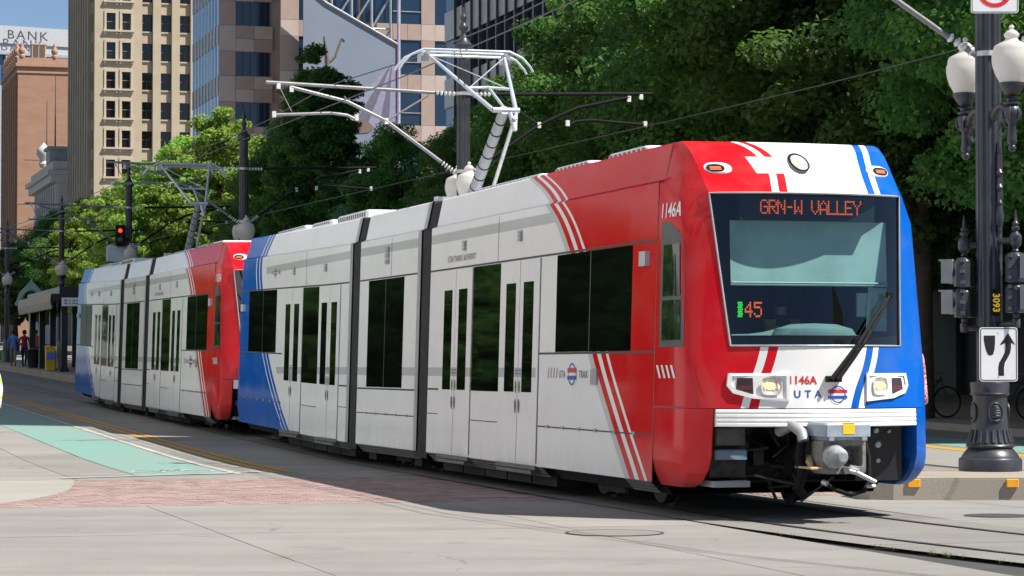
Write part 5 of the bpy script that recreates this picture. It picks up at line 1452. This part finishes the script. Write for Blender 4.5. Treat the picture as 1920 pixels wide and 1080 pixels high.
# traffic signals on brackets left and right of the post
M['visor'] = plain('weathered_visor', (.26, .26, .25), .6)
def signal(x, y, z, rz, label):
    e = empty('traffic_signal', (x, y, z), R(rz), label, 'traffic light', 'traffic lights hung on the lamp post')
    for k in range(2):
        q = MB(); z0 = .37 * k
        q.bevbox((-.145, -.10, z0), (.145, .10, z0 + .35), .045); h = q.build('housing', M['pole'], e, 40)
        q = MB()
        for a, b in (((-.16, .10, z0 + .31), (.16, .27, z0 + .33)), ((-.16, .10, z0 + .04), (-.145, .24, z0 + .31)), ((.145, .10, z0 + .04), (.16, .24, z0 + .31))): q.box(a, b)
        q.split('visor', M['visor'], h)
        q = MB(); q.lathe([(.12, 0), (.09, .02), (.01, .03)], 16, (0, 0, 0), 0, Matrix.Translation((0, .10, z0 + .175)) @ Matrix.Rotation(R(-90), 4, 'X')); q.build('lens', dark_glass('dark_lens', (.03, .03, .035), .1), h)
        q = MB()
        for zz in (.05, .18, .31): q.box((.145, -.05, z0 + zz - .02), (.165, .0, z0 + zz + .02)); q.box((-.165, -.05, z0 + zz - .02), (-.145, .0, z0 + zz + .02))
        q.split('hinge', M['mid_metal'], h)
    q = MB(); q.lathe([(.03, .72), (.045, .74), (.03, .77), (.055, .80), (.075, .83), (.075, .92), (.055, .95), (.03, .98), (.05, 1.0), (.055, 1.02), (.03, 1.04), (.045, 1.07), (.02, 1.10), (.018, 1.15), (.003, 1.24)], 12)
    q.lathe([(.05, -.18), (.055, -.08), (.035, -.06), (.045, -.03), (.03, 0)], 12); q.split('bracket_post', M['pole'], e, 50)
    return e
sgl = signal(5.47, 31.42, 2.10, 62, 'left hand dark traffic light seen from behind, between tram and lamp post')
sgr = signal(6.03, 31.10, 2.15, -118, 'right hand traffic light with pale visor cut by the right picture edge')
for e, sx in ((sgl, 1), (sgr, -1)):
    q = MB(); Mi = Matrix.Rotation(-e.rotation_euler.z, 4, 'Z')
    tgt = Vector((BX - e.location.x, BY - e.location.y, 0))
    for z in (.87, -.13): q.tube([Mi @ Vector((0, 0, z)), Mi @ Vector((tgt.x * .45, tgt.y * .45, z)), Mi @ Vector((tgt.x * .85, tgt.y * .85, z - .03))], [.045, .03, .045], 8)
    q.split('bracket_arm', M['pole'], e, 50)
#@@PART6
# ================================================================== TREES
def leaf_mat(name, c1, c2, c3, trans=.35):
    m, nt, p = new_mat(name); out = nt.nodes['Material Output']
    g = nt.nodes.new('ShaderNodeNewGeometry')
    col = ramp(nt, g.outputs['Random Per Island'], [(0, c1), (.55, c2), (1, c3)])
    big = noise(nt, .45, 3, .5)
    col = mix_node(nt, math_node(nt, 'MULTIPLY', ramp(nt, big, [(.4, (0, 0, 0)), (.65, (1, 1, 1))]), .45), col, c3)
    oi = nt.nodes.new('ShaderNodeObjectInfo'); h1 = nt.nodes.new('ShaderNodeHueSaturation'); nt.links.new(col, h1.inputs['Color'])
    nt.links.new(math_node(nt, 'ADD', math_node(nt, 'MULTIPLY', oi.outputs['Random'], .035), .485), h1.inputs['Hue'])
    nt.links.new(math_node(nt, 'ADD', math_node(nt, 'MULTIPLY', oi.outputs['Random'], .5), .8), h1.inputs['Value']); col = h1.outputs[0]
    nt.links.new(col, p.inputs['Base Color']); setp(p, rough=.55, spec=.3)
    t = nt.nodes.new('ShaderNodeBsdfTranslucent'); hs = nt.nodes.new('ShaderNodeHueSaturation')
    hs.inputs['Value'].default_value = 1.5; hs.inputs['Saturation'].default_value = 1.1; hs.inputs['Hue'].default_value = .485
    nt.links.new(col, hs.inputs['Color']); nt.links.new(hs.outputs[0], t.inputs[0])
    mx = nt.nodes.new('ShaderNodeMixShader'); mx.inputs[0].default_value = trans
    nt.links.new(p.outputs[0], mx.inputs[1]); nt.links.new(t.outputs[0], mx.inputs[2]); nt.links.new(mx.outputs[0], out.inputs[0]); return m
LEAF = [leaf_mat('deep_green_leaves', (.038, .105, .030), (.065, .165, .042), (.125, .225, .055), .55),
        leaf_mat('sunlit_green_leaves', (.11, .20, .035), (.19, .31, .055), (.31, .41, .11), .55),  # brighter copy for the sunlit trees, sunlight put into the leaf colour
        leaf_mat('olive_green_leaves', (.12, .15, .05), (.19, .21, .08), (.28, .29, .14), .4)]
M['bark'] = worn('tree_bark', (.05, .04, .032), (.10, .08, .062), 6, .9, 0, .4)
def crown_mesh(seed, R_, H_, n_clump, n_leaf, size, mat, taper=.35):
    g = np.random.default_rng(seed); C = []
    while len(C) < n_clump:
        u = g.uniform(-1, 1, 3); rr = np.linalg.norm(u)
        if rr > 1 or rr < .35 and g.random() < .75: continue
        z = (u[2] + 1) / 2; k = (1 - taper * z * z) * (.62 + .38 * min(1, z * 3.2))
        lob = 1 + .22 * math.sin(3 * math.atan2(u[1], u[0]) + seed) * (.4 + z)
        C.append((u[0] * R_ * k * lob, u[1] * R_ * k * lob, z * H_ + g.normal(0, .18), g.uniform(.55, 1.25)))
    C = np.array(C); V = []; 
    cr = R_ * .155
    for cx_, cy_, cz_, sc in C:
        n = int(n_leaf * sc)
        d = g.normal(0, 1, (n, 3)); d /= np.linalg.norm(d, axis=1)[:, None]
        rad = cr * sc * g.uniform(.25, 1.0, n)[:, None] ** .6
        pos = np.array([cx_, cy_, cz_]) + d * rad * np.array([1.25, 1.25, .72])
        nr = d * .55 + np.array([0, 0, .5]) + g.normal(0, .45, (n, 3)); nr /= np.linalg.norm(nr, axis=1)[:, None]
        a = np.cross(nr, g.normal(0, 1, (n, 3))); a /= np.linalg.norm(a, axis=1)[:, None]; b = np.cross(nr, a)
        s_ = size * g.uniform(.6, 1.25, n)[:, None]
        q = np.stack([pos - a * s_ * .55, pos + b * s_ * .38 + nr * s_ * .08, pos + a * s_ * .6 - nr * s_ * .06, pos - b * s_ * .38 + nr * s_ * .08], 1)
        V.append(q)
    V = np.concatenate(V).reshape(-1, 3); nf = len(V) // 4
    me = bpy.data.meshes.new('crown'); me.vertices.add(len(V)); me.vertices.foreach_set('co', V.ravel().astype(np.float32))
    me.loops.add(nf * 4); me.loops.foreach_set('vertex_index', np.arange(nf * 4, dtype=np.int32))
    me.polygons.add(nf); me.polygons.foreach_set('loop_start', np.arange(0, nf * 4, 4, dtype=np.int32))
    me.materials.append(mat); me.update(calc_edges=True); return me
def trunk_mesh(seed, h, R_, base_r, first):
    r = random.Random(seed); q = MB(); top = h * .82
    pts = [Vector((0, 0, 0))]; rs = [base_r]
    for i in range(1, 8):
        pts.append(Vector((pts[-1].x + r.uniform(-.14, .14), pts[-1].y + r.uniform(-.14, .14), top * i / 7))); rs.append(base_r * (1 - .85 * i / 7) + .012)
    q.tube(pts, rs, 8)
    for k in range(13):
        t = r.uniform(first / top, .92); i = int(t * 7); p0 = pts[i].lerp(pts[min(7, i + 1)], t * 7 - i)
        a = r.uniform(0, 6.28); L = R_ * r.uniform(.55, .9) * (1.1 - .55 * t); up = r.uniform(.35, .9)
        p1 = p0 + Vector((math.cos(a) * L * .5, math.sin(a) * L * .5, L * up * .55)); p2 = p0 + Vector((math.cos(a + .2) * L, math.sin(a + .2) * L, L * up * .85))
        b = base_r * (1 - .8 * t) * .55 + .015
        q.tube([p0, p1, p2], [b, b * .6, b * .25], 6)
        for _ in range(2):
            a2 = a + r.uniform(-1, 1); q.tube([p1, p1 + Vector((math.cos(a2) * L * .4, math.sin(a2) * L * .4, L * .3))], [b * .45, .012], 5)
    return q.mesh('trunk', M['bark'], 60)
# five crowns and trunks, shared by the trees with different turns and sizes
KIND = []
for k, (R_, H_, h, nc, nl, sz, mt) in enumerate([(4.0, 9.6, 13.0, 300, 470, .115, 0), (3.7, 9.0, 12.0, 270, 460, .12, 0), (4.3, 8.2, 11.5, 300, 460, .12, 0),
                                                 (3.6, 9.4, 13.0, 230, 200, .20, 1), (3.6, 8.0, 11.0, 170, 130, .30, 2), (3.0, 11.2, 14.0, 260, 330, .14, 0)]):
    KIND.append((crown_mesh(40 + k, R_, H_, nc, nl, sz, LEAF[mt], .68 if k == 5 else .35), trunk_mesh(60 + k, h, R_, .24, h - H_ + .2), h, h - H_ - .2))
def tree(x, y, kind, hgt, turn, label, group, wide=1.0):
    cm_, tm, h, cz = KIND[kind]; k = hgt / h
    e = empty('tree', (x, y, zg(y) + .1), turn, label, 'tree', group); e.scale = (k * wide, k * wide, k)
    link_mesh('trunk', tm, e); link_mesh('crown', cm_, e, (0, 0, cz)); return e
G1 = 'leafy trees along the right pavement'
for s, t, kd, h, tr, wd, lab in [
    (19.5, 13.8, 0, 14.5, .3, 1.0, 'dark leafy tree filling the corner behind the lamp post globes'), (27.0, 14.2, 1, 15.0, 1.7, 1.08, 'dark green tree behind the blue side of the tram nose'),
    (34.0, 13.8, 2, 14.5, 2.9, 1.05, 'broad dark tree above the white forehead of the tram'), (41.5, 14.0, 0, 14.0, 4.1, 1.0, 'tall dark tree above the red roof corner of the tram'),
    (49.5, 13.6, 1, 12.6, 5.2, .98, 'green tree right of the pantograph hiding the glass building'), (60.0, 13.8, 2, 9.6, .9, .95, 'low dark tree behind the pole arms at the pantograph'),
    (72.0, 13.6, 1, 10.0, 2.2, .9, 'low dark tree below the banner'), (88.5, 13.6, 5, 15.0, 4.3, 1.0, 'tall pointed dark tree in front of the banner'),
    (99.0, 13.8, 2, 11.0, 1.2, .8, 'dark tree left of the banner beneath the pink stone bays'), (22.5, 19.5, 2, 14.0, 4.4, 1.1, 'dark tree deep behind the right traffic light'),
    (31.0, 19.8, 0, 14.5, 2.0, 1.1, 'shaded tree close to the dark shopfront, behind the first row'), (40.0, 19.6, 1, 14.0, .4, 1.1, 'shaded tree of the second row above the cab roof'),
    (49.0, 19.4, 0, 11.5, 3.0, 1.1, 'shaded tree of the second row beside the glass bands'), (16.5, 19.0, 1, 14.5, 5.7, 1.1, 'dark tree at the right picture edge behind the prohibition sign')]:
    x, y = XY(s, t); tree(x, y, kd, h, tr, lab, G1, wd)
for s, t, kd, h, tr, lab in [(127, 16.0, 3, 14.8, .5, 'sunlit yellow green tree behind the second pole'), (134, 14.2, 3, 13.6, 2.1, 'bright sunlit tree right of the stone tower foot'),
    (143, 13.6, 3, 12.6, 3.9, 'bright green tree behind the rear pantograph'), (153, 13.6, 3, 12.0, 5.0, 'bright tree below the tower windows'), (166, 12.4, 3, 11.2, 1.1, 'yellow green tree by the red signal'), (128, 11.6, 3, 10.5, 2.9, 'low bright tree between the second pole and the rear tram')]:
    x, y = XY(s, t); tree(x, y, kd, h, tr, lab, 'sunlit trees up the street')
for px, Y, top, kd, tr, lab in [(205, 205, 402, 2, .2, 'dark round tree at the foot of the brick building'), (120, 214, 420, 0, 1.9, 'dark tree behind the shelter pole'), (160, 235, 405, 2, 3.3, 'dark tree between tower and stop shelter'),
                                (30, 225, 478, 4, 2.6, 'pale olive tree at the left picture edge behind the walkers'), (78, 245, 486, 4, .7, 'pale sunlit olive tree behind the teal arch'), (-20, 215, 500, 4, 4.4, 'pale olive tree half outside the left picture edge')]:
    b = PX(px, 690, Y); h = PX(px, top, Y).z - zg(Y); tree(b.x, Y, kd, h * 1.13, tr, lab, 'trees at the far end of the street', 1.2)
for i, s in enumerate(range(36, 132, 4)):
    x, y = XY(s, -14.6 - (i % 2) * 1.6); k = (1, 2, 0)[i % 3]; e = tree(x, y, k, 7.2 + (i * 7 % 5) * .35, i * 1.3, 'low dense street tree on the pavement opposite the trams', 'low trees on the opposite pavement', 1.1)
    e.location.z -= 2.0

# ================================================================== THE STOP: shelter, arch, boxes
sh = empty('stop_shelter', W3(86, 1.95, .25), YAW, 'dark stop shelter with pale scalloped canopy and white sign', 'shelter')
M['canopy'] = worn('weathered_canopy', (.30, .28, .25), (.42, .40, .36), 3, .8); M['shdark'] = plain('dark_shelter_frame', (.014, .015, .018), .4)
q = MB(); q.box((-.3, -.3, 3.05), (3.0, 14.3, 3.30)); q.box((.0, 0, 3.30), (2.7, 14, 3.62)); q.build('roof', M['shdark'], sh)
q = MB(); rows = []
for i in range(57):
    y = -.35 + 14.7 * i / 56; dz = .07 * abs(math.sin(i * math.pi / 4)); rows.append([(-.38, y, 3.36), (-.42, y, 2.98), (-.36, y, 2.72 - dz), (-.30, y, 2.72 - dz), (-.30, y, 3.36)])
q.grid(rows); q.build('valance', M['canopy'], sh)
q = MB(); q.bevbox((.05, -.46, 2.78), (1.9, -.36, 3.14), .01); sb_ = q.build('sign_panel', M['signwhite'], sh)
q = MB()
for z, t_ in ((3.02, 0), (2.90, 1)):
    q.box((.16, -.468, z - .035), (.26, -.461, z + .035))
    for k in range(9): q.box((.34 + .15 * k, -.468, z - .022), (.34 + .15 * k + (.11 if k % 3 else .07), -.461, z + .022))
tag(q.build('sign_lines', plain('sign_blue', (.06, .16, .42), .5), sb_), kind='stuff')
for y in (.1, 4.7, 9.3, 13.7):
    q = MB(); q.box((.1, y, 0), (.36, y + .26, 3.06)); q.box((.02, y - .08, 0), (.44, y + .34, .12)); q.build('post', M['shdark'], sh)
    q = MB(); q.box((2.2, y, 0), (2.46, y + .26, 3.06)); q.build('post', M['shdark'], sh)
q = MB(); q.box((.55, .12, .2), (2.1, .16, 2.9)); q.box((2.2, .3, .3), (2.24, 13.6, 2.9)); q.build('glazing', dark_glass('smoked_glass', (.015, .018, .022), .06), sh)
ar = empty('arch_post', (PX(58, 690, 134).x, 134, zg(134) + .25), YAW, 'pale teal iron arch rising behind the stop shelter', 'arch')
M['tealiron'] = plain('pale_teal_iron', (.28, .46, .40), .55)
q = MB(); q.lathe([(.34, 0), (.34, .3), (.24, .4), (.2, 1.0), (.24, 1.1), (.13, 1.3), (.11, 3.0)], 14); q.build('post', M['tealiron'], ar, 50)
q = MB(); q.tube([(-.55 * math.cos(t) , 0, 3.25 + .62 * math.sin(t)) for t in [math.pi * i / 12 for i in range(13)]], .09, 8)
q.prism([(-.75, 3.2), (-.6, 3.7), (-.25, 4.05), (0, 4.35), (.25, 4.05), (.6, 3.7), (.75, 3.2), (.62, 3.2), (.5, 3.55), (0, 3.9), (-.5, 3.55), (-.62, 3.2)], -.08, .08, 0, Matrix.Rotation(R(90), 4, 'X')); q.box((-.8, -.1, 3.0), (.8, .1, 3.2)); q.build('arch', M['tealiron'], ar)
nb = empty('newspaper_box', (PX(94, 690, 112).x, 112, zg(112) + .25), YAW, 'yellow newspaper box with blue panel under the shelter', 'news box')
q = MB(); q.bevbox((-.2, -.2, .05), (.2, .2, .95), .02); q.box((-.22, -.02, .95), (.22, .2, 1.08)); q.build('cabinet', plain('box_yellow', (.62, .42, .02), .5), nb)
q = MB(); q.box((-.18, -.215, .5), (.18, -.201, .82)); q.build('panel', plain('box_blue', (.10, .22, .60), .4), nb)
bi = empty('litter_bin', (PX(62, 690, 122).x, 122, zg(122) + .25), 0, 'dark tapered litter bin beside the shelter', 'bin')
q = MB(); q.lathe([(.24, 0), (.31, .75), (.33, .78), (.33, .84), (.26, .86)], 16); q.build('tub', M['shdark'], bi, 40)
q = MB(); q.lathe([(.2, .861), (.2, .89), (.1, .93)], 16); q.build('lid', M['mull'], bi, 40)
rs_ = random.Random(9); q = MB()
for _ in range(900):
    px_, Y_ = rs_.uniform(-6, 24), rs_.uniform(141, 146); b = PX(px_, 690, Y_); z = zg(Y_) + .2; a = rs_.uniform(0, 6.28); h = rs_.uniform(.3, .75); d = rs_.uniform(.03, .08)
    q.add([(b.x, Y_, z), (b.x + d * math.cos(a), Y_ + d * math.sin(a), z), (b.x + 2 * d * math.cos(a), Y_ + 2 * d * math.sin(a), z + h)], [(0, 1, 2)])
tag(q.build('grass', leaf_mat('sunlit_grass', (.10, .17, .02), (.16, .24, .03), (.2, .28, .05), .4), recalc=False), kind='stuff')
# railing far left
# ================================================================== PEOPLE
def person(loc, rz, label, J, bones, mats, zones, group=None, hair=None):
    """one skinned body: J joints {name: ((x,y,z), radius)}, bones pairs; zones(z, x, y) -> material slot"""
    names = list(J); me = bpy.data.meshes.new('body')
    me.from_pydata([J[n][0] for n in names], [(names.index(a), names.index(b)) for a, b in bones], [])
    ob = bpy.data.objects.new('person', me); COL.objects.link(ob)
    sk = ob.modifiers.new('skin', 'SKIN'); sk.use_smooth_shade = True
    for i, n in enumerate(names):
        r = J[n][1]; sv = me.skin_vertices[0].data[i]; sv.radius = r if isinstance(r, tuple) else (r, r); sv.use_root = n == 'pelvis'
    sub = ob.modifiers.new('sub', 'SUBSURF'); sub.levels = 2; sub.render_levels = 2
    dg = bpy.context.evaluated_depsgraph_get(); dg.update()
    nm = bpy.data.meshes.new_from_object(ob.evaluated_get(dg)); bpy.data.objects.remove(ob)
    nm.materials.clear()
    for m_ in mats: nm.materials.append(m_)
    for p_ in nm.polygons: c = p_.center; p_.material_index = zones(c.x, c.y, c.z); p_.use_smooth = True
    o = link_mesh('person', nm, None, loc, (0, 0, rz)); tag(o, label, 'person', group)
    if hair: 
        q = MB(); hp, hr = Vector(J['head'][0]), hair[1]
        q.lathe([(.01, hr * 1.22), (hr * .6, hr * 1.12), (hr * .95, hr * .7), (hr * 1.06, hr * .15), (hr * .98, -hr * .45), (hr * .7, -hr * .8)], 14, (hp.x, hp.y + .02, hp.z)); q.build('hair', hair[0], o, 60)
    return o
def joints(lean=0.0, stride=.22, arm=.12, h=1.0):
    J = {'pelvis': ((0, 0, .95), (.155, .115)), 'waist': ((0, lean * .3, 1.12), (.14, .10)), 'chest': ((0, lean * .7, 1.32), (.17, .115)), 'neckb': ((0, lean, 1.47), (.075, .07)),
         'neck': ((0, lean, 1.53), (.055, .055)), 'head': ((0, lean - .02, 1.65), (.082, .098)), 'crown': ((0, lean, 1.75), (.06, .07))}
    for s, n in ((1, 'l'), (-1, 'r')):
        J['hip' + n] = ((s * .095, 0, .88), .095); J['knee' + n] = ((s * .10, -s * stride * .4 - .02, .49), .062); J['ank' + n] = ((s * .10, -s * stride + (.05 if s > 0 else .0), .10), .042); J['toe' + n] = ((s * .11, -s * stride - .14, .045), (.042, .032))
        J['sh' + n] = ((s * .19, lean * .9, 1.42), .062); J['elb' + n] = ((s * .25, lean * .6 + s * arm * .5 + .03, 1.14), .045); J['wri' + n] = ((s * .26, lean * .3 + s * arm - .06, .90), .033); J['han' + n] = ((s * .255, s * arm - .09, .80), (.038, .025))
    B = [('pelvis', 'waist'), ('waist', 'chest'), ('chest', 'neckb'), ('neckb', 'neck'), ('neck', 'head'), ('head', 'crown')]
    for n in 'lr': B += [('pelvis', 'hip' + n), ('hip' + n, 'knee' + n), ('knee' + n, 'ank' + n), ('ank' + n, 'toe' + n), ('chest', 'sh' + n), ('sh' + n, 'elb' + n), ('elb' + n, 'wri' + n), ('wri' + n, 'han' + n)]
    return {k: (tuple(c * h for c in v[0]), v[1]) for k, v in J.items()}, B
SKIN = plain('skin', (.48, .29, .20), .55); SKIN2 = plain('brown_skin', (.22, .12, .08), .55)
def cloth(n, c): return worn(n, tuple(x * .8 for x in c), c, 8, .85, 0, .3)
J, B = joints(); dk = plain('dark_hair', (.02, .015, .012), .7)
b = PX(25, 688, 126)
person((b.x, 126, zg(126) + .25), R(186), 'person in bright blue shirt and grey shorts walking away on the platform', J, B, [SKIN2, cloth('blue_shirt', (.10, .25, .72)), cloth('grey_shorts', (.20, .23, .28)), M['black']],
       lambda x, y, z: 3 if z < .09 else (0 if z < .52 else (2 if z < .98 else (1 if z < 1.5 and not (abs(x) > .2 and z < 1.14) else 0))), 'people on the platform', (dk, .1))
J, B = joints(0, .14)
b = PX(45.5, 688, 124)
person((b.x, 124, zg(124) + .25), R(172), 'person in maroon top and black trousers beside the blue shirted walker', J, B, [SKIN2, cloth('maroon_top', (.22, .015, .04)), cloth('black_trousers', (.015, .015, .018)), M['black']],
       lambda x, y, z: 3 if z < .09 else (2 if z < .94 else (1 if z < 1.5 and not (z < .84) else 0)), 'people on the platform', (dk, .105))
J, B = joints(0, .1)
b = PX(67, 688, 131)
person((b.x, 131, zg(131) + .25), R(20), 'person in pale red top half hidden behind the teal post', J, B, [SKIN, cloth('pale_red_top', (.55, .10, .12)), cloth('dark_trousers', (.03, .03, .04)), M['black']],
       lambda x, y, z: 3 if z < .09 else (2 if z < .94 else (1 if z < 1.5 and z > .84 else 0)), 'people on the platform', (dk, .1))
# walker at the left picture edge: only the forearm reaches in
J, B = joints(0, .2, -.1, 1.02)
J['elbl'] = ((.26, .02, 1.15), .05); J['wril'] = ((.30, -.10, .92), .036); J['hanl'] = ((.31, -.12, .83), (.045, .03))
white_c, neon = cloth('white_sleeve', (.74, .75, .73)), cloth('neon_yellow', (.48, .72, .06))
b = PX(-29, 770, 41.5)
pw = person((b.x, 41.5, 0.0), R(-14), 'person in white sleeve with neon cuff stripe at the left edge', J, B, [SKIN, white_c, M['signblack'], neon, M['black']],
       lambda x, y, z: 4 if z < .09 else (2 if z < .98 and abs(x) < .21 else (0 if z < .90 else (3 if (z < 1.03 and z > .98 and abs(x) > .2) or 1.25 < z < 1.32 else (1 if z < 1.52 else 0)))), None, (dk, .1))
# passer-by on the median, behind the blue side of the tram
J, B = joints(0, .16, .05, 1.0)
m, nt, p = new_mat('red_patterned_cloth'); setp(p, rough=.85)
nt.links.new(ramp(nt, noise(nt, 26, 3, .7), [(.42, (.50, .02, .04)), (.5, (.75, .62, .60)), (.6, (.38, .02, .05))]), p.inputs['Base Color'])
pb = person((4.68, 31.05, .25), R(10), 'person in red patterned top and pale jeans mostly hidden behind the tram nose', J, B, [SKIN, m, cloth('pale_blue_jeans', (.33, .45, .62)), plain('tan_shoe', (.35, .22, .14), .6)],
       lambda x, y, z: 3 if z < .09 else (2 if z < .80 else (1 if z < 1.5 else 0)), None, (dk, .1))
# bicycles leaning by the dark shopfront
def bicycle(x, y, z, rz, label):
    e = empty('bicycle', (x, y, z), rz, label, 'bicycle', 'bicycles parked by the dark shopfront')
    for cx_ in (-.52, .52):
        q = MB(); q.tube([(cx_ + .33 * math.cos(t), 0, .35 + .33 * math.sin(t)) for t in [2 * math.pi * i / 24 for i in range(25)]], .02, 6, cap=False); w_ = q.build('wheel', M['black'], e)
        q = MB()
        for i in range(10): t = 2 * math.pi * i / 10; q.tube([(cx_, 0, .35), (cx_ + .32 * math.cos(t), 0, .35 + .32 * math.sin(t))], .003, 4)
        tag(q.build('spokes', M['mull'], w_), kind='stuff')
    q = MB()
    for a, b_ in (((-.52, .35), (-.05, .32)), ((-.05, .32), (-.2, .85)), ((-.2, .78), (.38, .82)), ((.38, .88), (-.05, .32)), ((.36, .92), (.52, .35)), ((-.52, .35), (-.18, .75))): q.tube([(a[0], 0, a[1]), (b_[0], 0, b_[1])], .018, 6)
    q.build('frame', M['pole'], e)
    q = MB(); q.bevbox((-.34, -.07, .86), (-.08, .07, .92), .02); q.build('saddle', M['black'], e)
    q = MB(); q.tube([(.30, -.28, 1.0), (.36, 0, .98), (.30, .28, 1.0)], .014, 6); q.build('handlebar', M['mull'], e)
bicycle(10.55, 55.2, zg(55.2) + .15, R(30), 'dark bicycle standing in deep shade beyond the lamp post base'); bicycle(9.0, 56.6, zg(56.6) + .15, R(20), 'dark bicycle in deep shade between the tram nose and the lamp post')

# driver in the cab of the nearer tram
J, B = joints(0, .05, .1, 1.0)
for k in J:
    c, r = J[k]; J[k] = ((c[0], c[1], c[2] - .45), r)
for s, n in ((1, 'l'), (-1, 'r')):
    J['knee' + n] = ((s * .12, -.42, .50), .065); J['ank' + n] = ((s * .12, -.40, .12), .042); J['toe' + n] = ((s * .12, -.54, .06), (.04, .03))
    J['elb' + n] = ((s * .27, -.12, .74), .045); J['wri' + n] = ((s * .16, -.36, .72), .033); J['han' + n] = ((s * .12, -.44, .71), (.038, .025))
mw = tram1.matrix_basis @ Vector((.12, .03, .98))
person(mw, R(16.0), 'seated driver in dark uniform with neon vest behind the windshield', J, B, [SKIN, cloth('dark_uniform', (.03, .035, .05)), cloth('neon_vest', (.50, .42, .04)), M['black']],
       lambda x, y, z: 3 if z < .09 else (0 if z > 1.05 else (2 if .62 < z < 1.0 and abs(x) < .2 and abs(x) > .07 else (0 if y < -.38 and z > .66 else 1))), None, (dk, .1))
